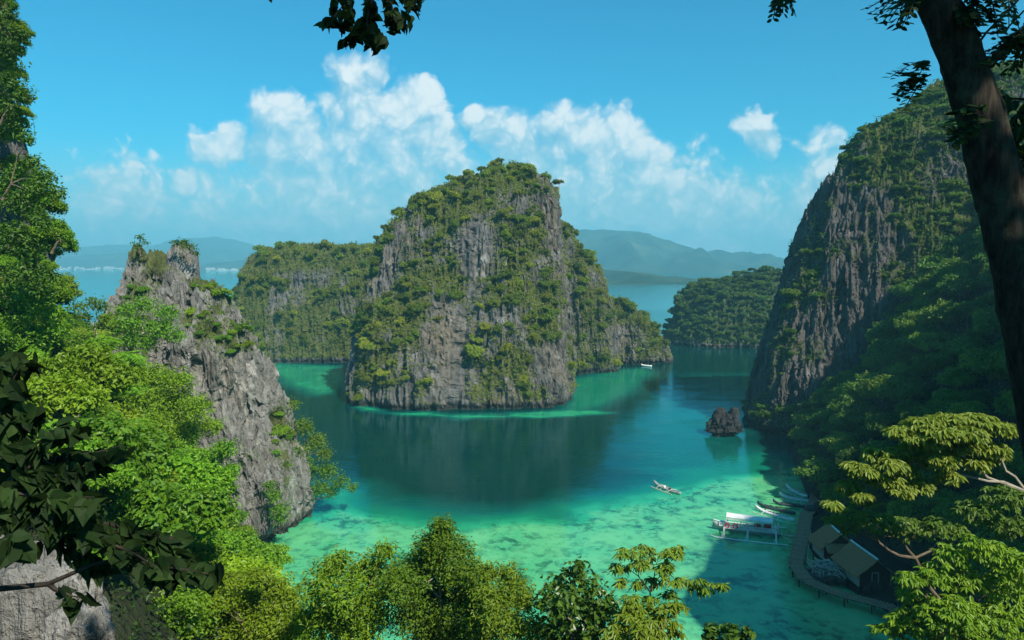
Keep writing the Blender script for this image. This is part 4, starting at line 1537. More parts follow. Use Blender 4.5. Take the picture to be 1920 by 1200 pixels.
hd = heading(wp(1225, 909), wp(1276, 929))
pm = (wp(1225, 909) + wp(1276, 929)) / 2
fw = Vector((math.cos(hd), math.sin(hd), 0))
p1 = sitter('person', pm + fw * 0.55 + Vector((0, 0, .12)), hd, M_SHIRT, 'person in a white shirt paddling at the front of the grey canoe')
p2 = sitter('person', pm - fw * 1.05 + Vector((0, 0, .12)), hd, M_SHIRT_B, 'person in a dark top paddling at the back of the grey canoe', .05)
for pr, lab, off in ((p1, 'wooden paddle held by the person in the white shirt', .55), (p2, 'wooden paddle held by the person in the dark top', -1.05)):
    g = G()
    c = pm + fw * (off + .47) + Vector((0, 0, .12))
    sd_ = Vector((-fw.y, fw.x, 0))
    a_, b_ = c - sd_ * .12 + Vector((0, 0, .58)), c + sd_ * .75 + Vector((0, 0, -.10))
    g.tube([a_, b_], .022, 5)
    g.box(b_, (.16, .34, .03), hd)
    tag(g.build('paddle', M_BAMBOO), lab, 'paddle')

# ---- boardwalk on stilts round the huts
WALK = [(1530, 926), (1528, 940), (1511, 966), (1505, 1001), (1497, 1036), (1491, 1058), (1513, 1088), (1543, 1101), (1575, 1113), (1610, 1122), (1660, 1135), (1700, 1150)]
wpz = [wp(a, b, 1.3) for a, b in WALK]
path = []
for i in range(len(wpz) - 1):
    n = max(2, int((wpz[i + 1] - wpz[i]).length / 0.34))
    path += [wpz[i].lerp(wpz[i + 1], k / n) for k in range(n)]
walk = empty('boardwalk', (wpz[5].x, wpz[5].y, 0), 0, 'weathered plank boardwalk on stilts curving round the thatched huts', 'boardwalk')
inv = Vector((wpz[5].x, wpz[5].y, 0))
g, gb2 = G(), G()
for i in range(1, len(path) - 1):
    d = (path[i + 1] - path[i - 1]).normalized()
    a = math.atan2(d.y, d.x)
    wdt = 2.1 + 0.12 * math.sin(i * 3.7)
    side = Vector((-d.y, d.x, 0))
    g.box(tuple(path[i] - inv + Vector((0, 0, .02 * math.sin(i * 5.1)))), (.30, wdt, .05), a)
for sgn_ in (-.9, .9):
    pts = []
    for i in range(1, len(path) - 1, 4):
        d = (path[i + 1] - path[i - 1]).normalized()
        pts.append(path[i] - inv + Vector((-d.y, d.x, 0)) * sgn_ - Vector((0, 0, .1)))
    gb2.tube(pts, .09, 5)
g.build('planks', M_BOARD, walk)
gb2.build('beam', M_DARKWOOD, walk)
for i in range(4, len(path) - 2, 9):
    d = (path[i + 1] - path[i - 1]).normalized()
    for sgn_ in (-.85, .85):
        p = path[i] - inv + Vector((-d.y, d.x, 0)) * sgn_
        G().tube([(p.x, p.y, -1.0), (p.x, p.y, 1.25)], .10, 6).build('stilt', M_DARKWOOD, walk)
RAIL = [(1515, 1006), (1510, 1040), (1508, 1058), (1518, 1074), (1532, 1082)]
rp = [wp(a, b, 1.35) + Vector((.5, .2, 0)) for a, b in RAIL]
fence = empty('fence', (rp[2].x, rp[2].y, 1.3), 0, 'low wooden rail fence along the inner edge of the boardwalk', 'fence')
o_ = Vector((rp[2].x, rp[2].y, 1.3))
g = G()
for z in (.45, .9):
    g.tube([p - o_ + Vector((0, 0, z)) for p in rp], .045, 5)
g.build('rail', M_PALEWOOD, fence)
for p in rp:
    G().tube([p - o_, p - o_ + Vector((0, 0, 1.05))], .055, 5).build('post', M_PALEWOOD, fence)


# ---- thatched huts
def hut(name, ra, rb, half, eave_z, floor_z, label, porch):
    """Gable roof between the ridge ends ra and rb."""
    c = (ra + rb) / 2
    d = (rb - ra)
    Lr = d.length
    a = math.atan2(d.y, d.x)
    r = empty(name, (c.x, c.y, floor_z), a, label, 'hut')
    rz_ = ra.z - floor_z
    ez = eave_z - floor_z
    for sy, nm in ((-1, 'roof'), (1, 'roof')):
        g = G()
        nx, ny = 26, 12
        P0 = []
        for lay in (0, 1):
            for i in range(nx):
                for j in range(ny):
                    t = j / (ny - 1)
                    x = -Lr / 2 - .25 + (Lr + .5) * i / (nx - 1)
                    y = sy * (half * t)
                    z = rz_ - (rz_ - ez) * t - .12 * math.sin(math.pi * t) + (.0 if lay else .16)
                    z += .05 * math.sin(i * 2.3 + j * 1.7) + (.04 if j % 3 == 0 else 0)
                    if j == ny - 1:
                        z -= .12 * abs(math.sin(i * 4.1))
                    P0.append((x, y, z))
        n_ = nx * ny
        F = grid_faces(nx, ny)
        v = np.array(P0)
        if sy > 0:
            g.add(v[:n_], F[:, ::-1]).add(v[n_:], F)
        else:
            g.add(v[:n_], F).add(v[n_:], F[:, ::-1])
        rim = []
        for i in range(nx - 1):
            b = i * ny + ny - 1
            rim.append((b, b + ny, b + ny + n_, b + n_))
        for j in range(ny - 1):
            rim.append((j, j + 1, j + 1 + n_, j + n_))
            b = (nx - 1) * ny
            rim.append((b + j, b + j + 1, b + j + 1 + n_, b + j + n_))
        g.add(v, rim)
        g.build('roof', M_THATCH, r)
    G().tube([(-Lr / 2 - .3, 0, rz_ + .24), (0, .03, rz_ + .20), (Lr / 2 + .3, 0, rz_ + .25)], .14, 8).build('ridge_cap', M_PALEBLUE, r)
    hw = half * .74
    wz = rz_ - (rz_ - ez) * .74 - .1
    for sy in (-1, 1):
        G().box((0, sy * hw, wz / 2), (Lr * .92, .1, wz)).build('wall', M_SAWALI, r)
    for sx_ in (-1, 1):
        g = G()
        x = sx_ * Lr * .46
        x2 = x - sx_ * .1
        v = [(x, -hw + .06, 0), (x, hw - .06, 0), (x, hw - .06, wz), (x, 0, rz_ - .2), (x, -hw + .06, wz)]
        v += [(x2, b, c_) for _, b, c_ in v]
        g.add(v, [(0, 1, 2, 3, 4), (9, 8, 7, 6, 5), (0, 5, 6, 1), (1, 6, 7, 2), (2, 7, 8, 3), (3, 8, 9, 4), (4, 9, 5, 0)])
        g.build('gable_wall', M_DARKWOOD, r)
    g = G()
    for y in (-.45, .45):
        g.box((Lr * .46 + .04, y, .95), (.08, .09, 1.9))
    g.box((Lr * .46 + .04, 0, 1.94), (.08, .99, .09))
    g.build('door_frame', M_PALEWOOD, r)
    if porch:
        g = G()
        nx, ny = 10, 14
        v = []
        for lay in (.0, -.14):
            for i in range(nx):
                for j in range(ny):
                    t = i / (nx - 1)
                    v.append((Lr / 2 + .02 + 1.5 * t, -half * .75 + 1.5 * half * j / (ny - 1), wz + .55 - .85 * t + lay + .04 * math.sin(j * 2.1 + i)))
        F = grid_faces(nx, ny)
        v = np.array(v)
        g.add(v[:nx * ny], F).add(v[nx * ny:], F[:, ::-1])
        g.build('awning', M_THATCH, r)
        for y in (-half * .6, half * .6):
            G().tube([(Lr / 2 + 1.35, y, -1.2), (Lr / 2 + 1.35, y, wz - .2)], .07, 6).build('porch_post', M_DARKWOOD, r)
    for x in (-Lr * .4, Lr * .4):
        for y in (-hw, hw):
            G().tube([(x, y, -2.2), (x, y, -.02)], .09, 6).build('stilt', M_DARKWOOD, r)
    return r


def lvl(px, py, z):
    return wp(px, py, z)


hut('thatched_hut', lvl(1553, 982, 5.6), lvl(1576, 1003, 5.6), 3.1, 3.2, 1.6, 'thatched hut with a gable awning on the boardwalk side nearest the canoes', True)
hut('thatched_hut', lvl(1597, 1017, 5.2), lvl(1644, 1051, 5.2), 3.0, 2.9, 1.4, 'longer thatched hut with a pale blue ridge beside the debris heap', False)

# platform under the huts and the pale heap in front
hp = lvl(1556, 1074, 1.0)
rg = np.random.default_rng(5)
heap = empty('debris_heap', hp, 0, 'pale grey heap of bleached branches and stones in front of the huts', 'heap')
g = G()
nx = 34
xs = np.linspace(-1, 1, nx)
X, Y = np.meshgrid(xs * 2.9, xs * 2.6)
p3 = np.stack([X, Y, 0 * X], -1).reshape(-1, 3)
Z = np.clip(1 - (X / 2.9) ** 2 - (Y / 2.6) ** 2, 0, 1) ** .6 * 1.5 + fbm(p3 / .5, 3, 3).reshape(X.shape) * .35 - .3
g.add(np.stack([X, Y, Z], -1).reshape(-1, 3), grid_faces(nx, nx), 0, 0.0)
g.build('stones', M_ROCK_PALE, heap, att='veg')
g = G()
for i in range(90):
    a = rg.random() * 6.28
    r_ = 2.6 * math.sqrt(rg.random())
    c = Vector((r_ * math.cos(a), r_ * math.sin(a), 1.5 * max(0, 1 - (r_ / 2.9) ** 2) ** .6 - .05))
    d = Vector((rg.normal(), rg.normal(), rg.normal() * .25)).normalized() * (.4 + .9 * rg.random())
    g.tube([c - d, c + Vector((0, 0, .12)), c + d], [.05, .07, .03], 5)
g.build('branches', M_PALEWOOD, heap)
# shore boulders by the boardwalk start
for i, (a, b, s) in enumerate([(1520, 958, 1.3), (1536, 950, 1.1), (1630, 1100, 1.5), (1655, 1092, 1.2), (1610, 1088, 1.1)]):
    c = lvl(a, b, 1.0)
    g = G()
    n1, n2 = 26, 36
    v = []
    for k in range(n1):
        for j in range(n2):
            ph, t = math.pi * k / (n1 - 1), 2 * math.pi * j / n2
            v.append((math.sin(ph) * math.cos(t), math.sin(ph) * math.sin(t), math.cos(ph) * .75))
    v = np.array(v)
    v = v * (1 + .3 * fbm(v * 1.3 + i * 9, 60 + i, 4) + .12 * ridged(v * 4 + i, 70, 2))[:, None] * s
    g.add(v + np.array(c), grid_faces(n1, n2, True), 0, 0.0)
    tag(g.build('boulder', M_ROCK_DARK, att='veg'), ['grey boulder at the landward start of the boardwalk', 'rounded grey boulder behind the first boardwalk planks', 'large grey boulder behind the bend of the boardwalk', 'grey boulder at the end wall of the longer hut', 'small grey boulder beside the pale heap'][i], 'rock')

# ---- far town: little white buildings on the far shore
rg = np.random.default_rng(8)
M_TOWN = plain('town_walls', (0.50, 0.50, 0.49), 0.8, 0.2, 0.08, .05)
M_TOWNROOF = plain('town_roofs', (0.45, 0.42, 0.40), 0.8, 0.2, 0.2, .05)
twn = None
for i in range(64):
    if i < 46:
        u = rg.random()
        px, d, py = 100 + 130 * u ** 1.3, 4640 + 60 * rg.random(), 506.0
    else:
        px, d = 388 + 60 * rg.random(), 3980 + 30 * rg.random()
    P = at(px, 500, d)
    w_, dp_, h_ = 12 + 16 * rg.random(), 12, 5 + 9 * rg.random() ** 2
    if twn is None or i % 8 == 0:
        g = G()
        g.box((0, 0, .5), (1, 1, 1))
        g.add([(-.54, -.54, 1), (.54, -.54, 1), (.54, .54, 1), (-.54, .54, 1), (-.54, 0, 1.35), (.54, 0, 1.35)], [(0, 1, 5, 4), (2, 3, 4, 5), (0, 4, 3), (1, 2, 5)], 1)
        o = g.build('far_house', [M_TOWN, M_TOWNROOF])
        twn = o
    else:
        o = twn.copy()
        COL.objects.link(o)
    o.location = (P.x, d, -0.3 + 6 * rg.random() ** 2)
    o.scale = (w_, dp_, h_)
    o.rotation_euler = (0, 0, rg.normal() * .3)
    tag(o, 'tiny white building of the far town on the opposite shore of the bay', 'building', 'buildings of the far town')
# ---------------------------------------------------------------- near trees, boulders, the leaning trunk and the branches round the viewpoint
def ground(x, y):
    return float(terrain_z(np.array([x]), np.array([y]))[0])


def near_tree(label, D, clumps, mat, seed, L, W, per, style='leaf', base=None, fork=None, r0=.12, bark=M_BARK, flat=.75, name='tree', group=None, depth=1.0, shape='quad', show_limbs=True):
    """A tree whose clumps stand where the picture shows them (x, y, radius), at the distance D and with real depth behind it."""
    rg = np.random.default_rng(seed)
    cs = []
    for (px, py, pr) in clumps:
        r = pr / FPX * D
        for q in range(2 if depth > .5 else 1):
            dz = D + rg.normal() * r * 0.9 * depth + (r * 1.6 * depth if q else 0)
            P = at(px + rg.normal() * 3, py + (rg.normal() * 3 + pr * .2 if q else 0), dz)
            cs.append((np.array(P), r * (1 if not q else .9)))
    C = np.mean([c for c, r in cs], 0)
    zmin = min(c[2] - r for c, r in cs)
    b = Vector((C[0], C[1], 0)) if base is None else at(base[0], base[1], D)
    gz_ = ground(b.x, b.y)
    if base is None:
        b.z = gz_ - .3
    else:
        b.z = max(gz_, -0.3) - .3 if base[0] > 1920 else (min(b.z, max(gz_, -0.3)) if base[1] > 1200 else b.z)
    root = empty(name, b, 0, label, 'tree', group)
    o_ = np.array(b)
    g = G()
    for c, r in cs:
        n = int(per / 100 * math.pi * r * r / (0.55 * L * W))
        fill_clump(g, c - o_, r, min(3500, max(40, n)), L, W, rg, flat, style, shape=shape)
    g.build('crown', mat, root, att='v')
    t = G()
    fk = Vector((C[0], C[1], zmin + (C[2] - zmin) * .35)) if fork is None else at(fork[0], fork[1], D)
    limbs(t, (0, 0, 0), fk - b, [tuple(c - o_) for c, r in cs[::1]][:16], r0, rg, 0, 8, .035)
    t.build('trunk', bark, root)
    return root


F_ = M_LEAF_FRONT
near_tree('tall pointed tree with small olive leaves in the middle of the front row', 31,
          [(832, 985, 22), (828, 1005, 30), (808, 1030, 36), (850, 1032, 36), (785, 1065, 42), (862, 1072, 46), (824, 1062, 40), (760, 1100, 42), (885, 1118, 46), (820, 1120, 50), (775, 1150, 50), (870, 1170, 55), (820, 1190, 50), (735, 1080, 28)],
          leaf_mat('leaf_olive', (0.060, 0.150, 0.010), (0.185, 0.300, 0.020), (0.20, 0.28, 0.015), var=.4), 701, .17, .075, 300, base=(832, 1260), fork=(826, 1130), r0=.10, bark=M_BARK_PALE, shape='quad')
near_tree('bushy yellow green tree left of the tall pointed tree', 30,
          [(640, 1052, 26), (612, 1070, 28), (668, 1080, 34), (702, 1062, 30), (722, 1035, 24), (600, 1105, 36), (650, 1120, 45), (705, 1110, 40), (690, 1160, 48), (625, 1165, 48), (660, 1200, 45), (590, 1150, 36)],
          F_, 702, .20, .085, 230, shape='quad')
near_tree('low yellow green bush between the tall tree and the round dark one', 28,
          [(915, 1075, 26), (950, 1080, 26), (965, 1110, 34), (920, 1125, 40), (985, 1130, 26), (940, 1170, 45), (990, 1185, 36), (905, 1180, 40)],
          leaf_mat('leaf_lime', (0.11, 0.20, 0.012), (0.24, 0.33, 0.02), (0.25, 0.31, 0.015), var=.4), 703, .18, .065, 240, shape='quad')
near_tree('round tree with broad glossy mid green leaves in the front row', 26,
          [(1075, 1080, 24), (1052, 1105, 32), (1102, 1105, 34), (1060, 1140, 40), (1112, 1148, 40), (1024, 1128, 24), (1040, 1185, 46), (1100, 1190, 46), (1146, 1135, 26), (1085, 1060, 14)],
          leaf_mat('leaf_broad', (0.050, 0.130, 0.012), (0.125, 0.225, 0.018), (0.14, 0.22, 0.012), rough=.35, var=.4, spec=.5), 704, .23, .125, 200, shape='lance')
near_tree('slender umbrella shaped tree with drooping leaves standing over the bright shallows', 28,
          [(1212, 1032, 20), (1175, 1036, 18), (1255, 1034, 20), (1275, 1030, 14), (1166, 1062, 17), (1204, 1058, 20), (1244, 1064, 20), (1270, 1086, 18), (1300, 1092, 16), (1328, 1098, 13), (1350, 1098, 9), (1230, 1090, 14), (1200, 1092, 14), (1162, 1088, 10), (1215, 1120, 14), (1250, 1112, 12)],
          leaf_mat('leaf_droop', (0.085, 0.180, 0.012), (0.215, 0.300, 0.024), (0.22, 0.28, 0.015), var=.3), 705, .30, .085, 190, 'rosette', base=(1222, 1270), fork=(1219, 1110), r0=.055, bark=M_BARK_DARK, flat=.4, depth=.9, shape='lance')
near_tree('low feathery bush with pale drooping leaves under the umbrella tree', 25,
          [(1188, 1130, 20), (1178, 1158, 28), (1215, 1150, 28), (1250, 1146, 18), (1268, 1130, 12), (1160, 1188, 32), (1218, 1192, 36), (1262, 1184, 18), (1240, 1165, 24)],
          F_, 706, .30, .085, 210, 'rosette', shape='lance')
near_tree('dark leafy shoot poking up at the bottom edge over the shaded shallows', 21,
          [(1340, 1182, 14), (1372, 1178, 16), (1402, 1186, 11), (1330, 1196, 12), (1366, 1198, 18), (1395, 1203, 16)],
          M_LEAF_SLOPE, 707, .24, .11, 120, shape='lance', depth=.6)
near_tree('broad golden green tree spreading below the rock pinnacle', 35,
          [(430, 1090, 30), (478, 1082, 30), (518, 1098, 26), (400, 1125, 40), (455, 1125, 45), (528, 1135, 38), (430, 1175, 48), (498, 1175, 50), (556, 1165, 34), (380, 1165, 36), (545, 1115, 22)],
          leaf_mat('leaf_golden', (0.11, 0.20, 0.010), (0.23, 0.31, 0.014), (0.25, 0.30, 0.012), var=.3), 708, .20, .085, 240, flat=.5)
near_tree('bright green leafy tree behind the pale boulders', 30,
          [(330, 1125, 32), (288, 1155, 40), (350, 1170, 46), (244, 1185, 40), (300, 1195, 45), (370, 1130, 26)],
          M_LEAF_LEFT, 709, .19, .10, 230)
near_tree('sunlit tree with drooping yellow green leaves in the lower right corner', 27,
          [(1832, 1020, 28), (1785, 1045, 34), (1872, 1042, 38), (1742, 1078, 34), (1704, 1090, 26), (1800, 1090, 46), (1880, 1100, 48), (1722, 1130, 40), (1690, 1165, 34), (1780, 1155, 55), (1862, 1165, 55), (1730, 1185, 44), (1910, 1060, 40), (1660, 1185, 24), (1815, 1195, 45)],
          F_, 710, .26, .085, 230, 'rosette', shape='lance')
near_tree('flat crowned tree with large golden rosette leaves and pale bare branches at the right', 30,
          [(1735, 792, 31), (1782, 784, 29), (1832, 786, 31), (1685, 806, 23), (1868, 800, 29), (1648, 848, 26), (1696, 846, 31), (1744, 826, 31), (1800, 835, 34), (1852, 838, 31), (1604, 872, 22), (1652, 894, 29), (1720, 905, 26), (1592, 908, 22), (1782, 892, 23), (1700, 880, 21), (1620, 930, 18), (1560, 945, 18), (1760, 812, 34), (1815, 812, 34), (1715, 818, 26), (1665, 870, 29), (1760, 860, 29), (1625, 885, 26), (1690, 915, 23), (1830, 865, 26)],
          M_LEAF_GOLD, 711, .32, .11, 560, 'rosette', base=(2240, 1010), fork=(1925, 922), r0=.10, bark=M_BARK_PALE, flat=.35, shape='lance', depth=.8)
near_tree('shaded spreading tree under the golden crown at the right', 34,
          [(1590, 962, 28), (1642, 978, 36), (1702, 988, 40), (1762, 992, 40), (1832, 960, 42), (1600, 992, 22), (1880, 930, 40), (1560, 975, 16), (1895, 985, 40)],
          M_LEAF_SLOPE, 712, .28, .11, 190, 'rosette', base=(1960, 1120), shape='lance', flat=.5)

# left bank, trees one can tell apart
B_ = M_LEAF_LEFT
near_tree('slender tree with a bare pale stem against the bay', 74, [(150, 578, 15), (172, 566, 15), (190, 574, 15), (200, 596, 12), (165, 596, 13), (185, 610, 12), (150, 598, 8), (212, 610, 8)], B_, 720, .26, .15, 130, base=(196, 690), fork=(178, 612), r0=.13, bark=M_BARK_PALE, depth=.8)
near_tree('dense green tree with pale bare boughs clinging to the front of the pinnacle', 104, [(236, 582, 20), (272, 574, 22), (312, 588, 22), (250, 608, 24), (300, 618, 24), (330, 630, 16), (222, 612, 16), (275, 640, 20), (240, 640, 18)], B_, 721, .36, .2, 200, base=(262, 670), fork=(262, 628), r0=.2, bark=M_BARK_PALE, depth=.6)
near_tree('feathery dark green tree perched on the highest tip of the pinnacle', 122, [(262, 447, 9), (271, 456, 8), (255, 458, 7), (263, 464, 8)], M_LEAF_SLOPE, 722, .4, .2, 150, base=(264, 480), r0=.1, depth=.5)
near_tree('rounded tree perched on the lower right tip of the pinnacle', 122, [(348, 456, 12), (360, 464, 11), (338, 456, 9), (368, 476, 8)], M_LEAF_SLOPE, 723, .4, .22, 160, base=(346, 490), r0=.12, depth=.5)
for i, (lab, D, cl, st) in enumerate([
    ('large bright green tree below the pinnacle with rounded crown lobes', 70, [(292, 702, 28), (330, 716, 28), (272, 742, 36), (322, 755, 36), (368, 762, 28), (350, 800, 36), (292, 800, 40), (398, 800, 20), (330, 835, 34)], 'leaf'),
    ('bright green tree hanging over the gully beside the grey cliff', 64, [(420, 842, 22), (382, 862, 32), (332, 862, 40), (438, 880, 16), (400, 902, 28), (352, 922, 36), (292, 900, 40), (428, 915, 16)], 'leaf'),
    ('bright green tree low in the gully above the golden tree', 56, [(300, 952, 36), (358, 972, 36), (400, 1002, 28), (330, 1012, 40), (270, 1000, 40), (418, 1030, 24), (370, 1050, 30)], 'leaf'),
    ('feathery tree of arching yellow green fronds on the left slope', 62, [(190, 640, 30), (240, 672, 34), (145, 690, 36), (205, 722, 40), (250, 730, 26)], 'frond'),
    ('feathery tree with long arching fronds halfway down the left slope', 52, [(120, 740, 36), (180, 780, 40), (245, 800, 40), (290, 840, 30), (230, 860, 36)], 'frond'),
    ('leafy tree at the upper left slope under the rock wall', 52, [(40, 560, 40), (92, 590, 30), (20, 620, 42), (110, 620, 24), (70, 640, 30)], 'leaf'),
]):
    near_tree(lab, D, cl, B_, 730 + i, .27 if st == 'leaf' else .3, .15, 260 if st == 'leaf' else 420, st, flat=.7)
for i, (lab, D, cl) in enumerate([
    ('leafy tree at the very top of the left rock wall', 50, [(18, 28, 16), (36, 68, 18), (14, 92, 22), (-10, 50, 30)]),
    ('leafy tree leaning out below the top of the left rock wall', 50, [(20, 152, 22), (44, 176, 18), (12, 200, 24), (30, 215, 16)]),
    ('leafy tree above the bare patch of the left rock wall', 50, [(30, 235, 24), (48, 258, 16), (62, 305, 18), (86, 330, 20), (104, 362, 16), (70, 350, 24)]),
    ('leafy tree below the bare patch of the left rock wall', 50, [(40, 380, 34), (80, 418, 22), (60, 462, 32), (92, 512, 18), (40, 520, 32), (80, 545, 22), (20, 440, 34)]),
    ('leafy tree covering the upper face of the left rock wall', 52, [(10, 120, 26), (-5, 180, 28), (28, 330, 26), (5, 360, 30), (12, 250, 20), (-10, 60, 30)]),
    ('small sprig of leaves hanging off the left rock wall', 50, [(122, 462, 8), (112, 450, 5)]),
]):
    near_tree(lab, D, cl, M_LEAF_SLOPE, 740 + i, .26, .14, 200, flat=.8, depth=.8, base=(cl[0][0] - 25, cl[-1][1] + 25), fork=(cl[0][0] - 10, cl[-1][1] - 4), r0=.08)
for i, (lab, D, cl) in enumerate([
    ('green tree on the far flank of the pinnacle above the deep channel', 131, [(548, 760, 16), (570, 800, 20), (590, 832, 22), (560, 850, 22), (608, 850, 16)]),
    ('green tree leaning over the turquoise water at the pinnacle foot', 130, [(582, 880, 22), (612, 885, 22), (640, 902, 16), (664, 914, 11), (600, 915, 20), (620, 925, 14)]),
    ('green bush halfway down the cliff face of the pinnacle', 113, [(515, 930, 16), (520, 955, 18), (508, 910, 12), (530, 975, 12)]),
]):
    near_tree(lab, D, cl, M_LEAF_LEFT, 750 + i, .4, .22, 160, flat=.8, depth=.7, base=[(556, 880), (586, 938), (514, 985)][i], r0=.1)

# pale boulders in the lower left corner
for i, (px, py, D, s, lab) in enumerate([(70, 1120, 17.5, (1.5, 1.1, 1.25), 'large pale grey boulder in the lower left corner'), (150, 1190, 15.5, (.62, .5, .55), 'smaller pale grey boulder in front of the large one'), (-20, 1085, 18.5, (1.0, .9, 1.1), 'pale grey rock slab at the left edge')]):
    P = at(px, py, D)
    n1, n2 = 90, 120
    ph, t = np.meshgrid(np.linspace(0, math.pi, n1), np.linspace(0, 2 * math.pi, n2, endpoint=False), indexing='ij')
    v = np.stack([np.sin(ph) * np.cos(t), np.sin(ph) * np.sin(t), np.cos(ph)], -1).reshape(-1, 3)
    v = np.sign(v) * np.abs(v) ** .75
    v = v * (1 + .28 * fbm(v * 1.1 + i * 5, 80 + i, 4) + .16 * (ridged(v * np.array([3, 3, 1.0]) + i, 90, 3) - .4))[:, None] * np.array(s)
    g = G().add(v + np.array(P), grid_faces(n1, n2, True), 0, 0.0)
    tag(g.build('boulder', M_ROCK_PALE, att='veg'), lab, 'rock')

# ---- leaning trunk at the right with its crown overhead
root = empty('leaning_tree', at(2010, 1000, 6.4), 0, 'thick dark tree trunk leaning across the right edge of the view', 'tree')
o_ = np.array(root.location)
TR = [(2060, 1300, 66), (2010, 1000, 62), (1962, 800, 56), (1925, 600, 54), (1886, 400, 52), (1838, 220, 49), (1800, 100, 46), (1756, 0, 42), (1700, -160, 38), (1650, -330, 34), (1590, -600, 28), (1530, -950, 20), (1500, -1300, 13)]
pts, rad = [], []
for a, b, r in TR:
    pts.append(at(a, b, 6.4) - Vector(o_))
    rad.append(r * .80 / FPX * 6.4)
# resample finely and roughen
n = 120
k = np.linspace(0, len(pts) - 1, n)
PA = np.array([tuple(p) for p in pts])
PP = np.stack([np.interp(k, range(len(pts)), PA[:, j]) for j in range(3)], 1)
RR = np.interp(k, range(len(pts)), rad)
m = 40
th = np.linspace(0, 2 * math.pi, m, endpoint=False)
tang = unit(np.gradient(PP, axis=0))
ax = unit(np.cross(tang, np.array([0, 1.0, 0])))
ay = np.cross(tang, ax)
V = PP[:, None] + (ax[:, None] * np.cos(th)[None, :, None] + ay[:, None] * np.sin(th)[None, :, None]) * RR[:, None, None]
fl = V.reshape(-1, 3)
bumpy = (fbm(fl * np.array([9, 9, 3.0]), 401, 4) * .024 + (np.abs(np.sin(fl[:, 2] * 9 + fbm(fl * 2, 405, 2) * 3)) > .985) * .008).reshape(n, m)
V = V + (ax[:, None] * np.cos(th)[None, :, None] + ay[:, None] * np.sin(th)[None, :, None]) * bumpy[..., None]
g = G().add(V.reshape(-1, 3), grid_faces(n, m, True))
g.build('trunk', M_TRUNK, root, smooth=True)
rg = np.random.default_rng(33)


def spray(g, gl, base, tip, nl, L, W, rg, sag=.12, shape='lance', hang=.6):
    """A twig from base to tip carrying leaves on both sides."""
    base, tip = Vector(base), Vector(tip)
    n = 6
    pts = []
    for i in range(n):
        t = i / (n - 1)
        p = base.lerp(tip, t)
        p.z -= sag * (tip - base).length * math.sin(math.pi * t) * .5
        p += Vector(rg.normal(size=3) * .015 * (tip - base).length)
        pts.append(p)
    ln = (tip - base).length
    g.tube(pts, [max(.004, .018 * (1 - i / n)) for i in range(n)], 5)
    d = np.array((tip - base).normalized())
    tt = 0.15 + .85 * rg.random(nl)
    PA = np.array([tuple(p) for p in pts])
    P = np.stack([np.interp(tt * (n - 1), range(n), PA[:, j]) for j in range(3)], 1)
    sd = unit(np.cross(d, rg.normal(size=(nl, 3))))
    A = unit(sd + d * .5 - np.array([0, 0, hang]))
    N = rg.normal(size=(nl, 3)) + np.array([0, -.4, .5])
    s = .7 + .6 * rg.random(nl)
    leaves(gl, P + A * (L * s * .55)[:, None], N, A, L * s, W * s, rg, shape=shape)


def pinnate(g, gl, base, tip, rg, n=11, size=.06):
    """A compound leaf: small oval leaflets in pairs along a stalk."""
    base, tip = np.array(base, float), np.array(tip, float)
    d = unit(tip - base)
    up = unit(np.array([0, -.3, 1.0]) - d * (np.array([0, -.3, 1.0]) @ d))
    sd = np.cross(d, up)
    ln = np.linalg.norm(tip - base)
    t = np.linspace(.2, 1, n)
    Q = base + (tip - base) * t[:, None] - np.array([0, 0, 1]) * (ln * .18 * t * t)[:, None]
    g.tube([tuple(q) for q in Q[::2]], .004, 4)
    for sg in (-1, 1):
        A = unit(sd * sg + d * .55 + rg.normal(size=(n, 3)) * .12)
        leaves(gl, Q + A * size * .5, up + rg.normal(size=(n, 3)) * .25, A, size * (.8 + .4 * rg.random(n)), size * .42, rg, shape='lance', fold=.04, droop=.05)


tw, lf = G(), G()
W0 = Vector(o_)


def L_(px, py, D=6.0):
    return at(px, py, D) - W0


# feathery leaves at the top right, and the one on the left of the trunk
for (x0, y0, x1, y1, D) in [(1745, -60, 1660, 10, 6.0), (1745, -50, 1690, 30, 6.1), (1760, -40, 1640, -5, 6.2), (1745, -70, 1700, 15, 5.9), (1730, 142, 1685, 160, 6.0), (1735, 140, 1700, 170, 6.1), (1722, 150, 1695, 140, 6.0), (1735, 112, 1718, 130, 6.1),
                            (1800, -20, 1850, 10, 6.2), (1800, -20, 1870, 30, 6.2), (1850, -30, 1880, 35, 6.3), (1790, 10, 1815, 40, 6.2), (1880, -40, 1900, 30, 6.1), (1820, 0, 1845, 45, 6.2),
                            (1960, 20, 1870, 75, 6.4), (1950, 30, 1885, 95, 6.4), (1930, 40, 1860, 100, 6.4), (1940, 60, 1900, 110, 6.3), (1930, 50, 1910, 85, 6.3), (1890, 85, 1832, 110, 6.4), (1890, 90, 1865, 118, 6.3), (1960, 70, 1890, 60, 6.3)]:
    for q in range(3):
        a = L_(x0 + rg.normal() * 5, y0 + rg.normal() * 4, D)
        b = L_(x1 + rg.normal() * 14, y1 + rg.normal() * 10, D + rg.normal() * .15)
        pinnate(tw, lf, a, b, rg, 9, .075)
G().tube([L_(1790, 145, 6.3), L_(1850, 60, 6.3), L_(1900, 10, 6.4), L_(1960, -60, 6.5)], .010, 5).build('twig', M_BARK_DARK, root)
G().tube([L_(1745, 140, 6.2), L_(1715, 152, 6.1), L_(1700, 158, 6.0)], .008, 5).build('twig', M_BARK_DARK, root)
G().tube([L_(1835, 62, 6.3), L_(1880, 62, 6.4), L_(1920, 20, 6.4)], .008, 5).build('twig', M_BARK_DARK, root)
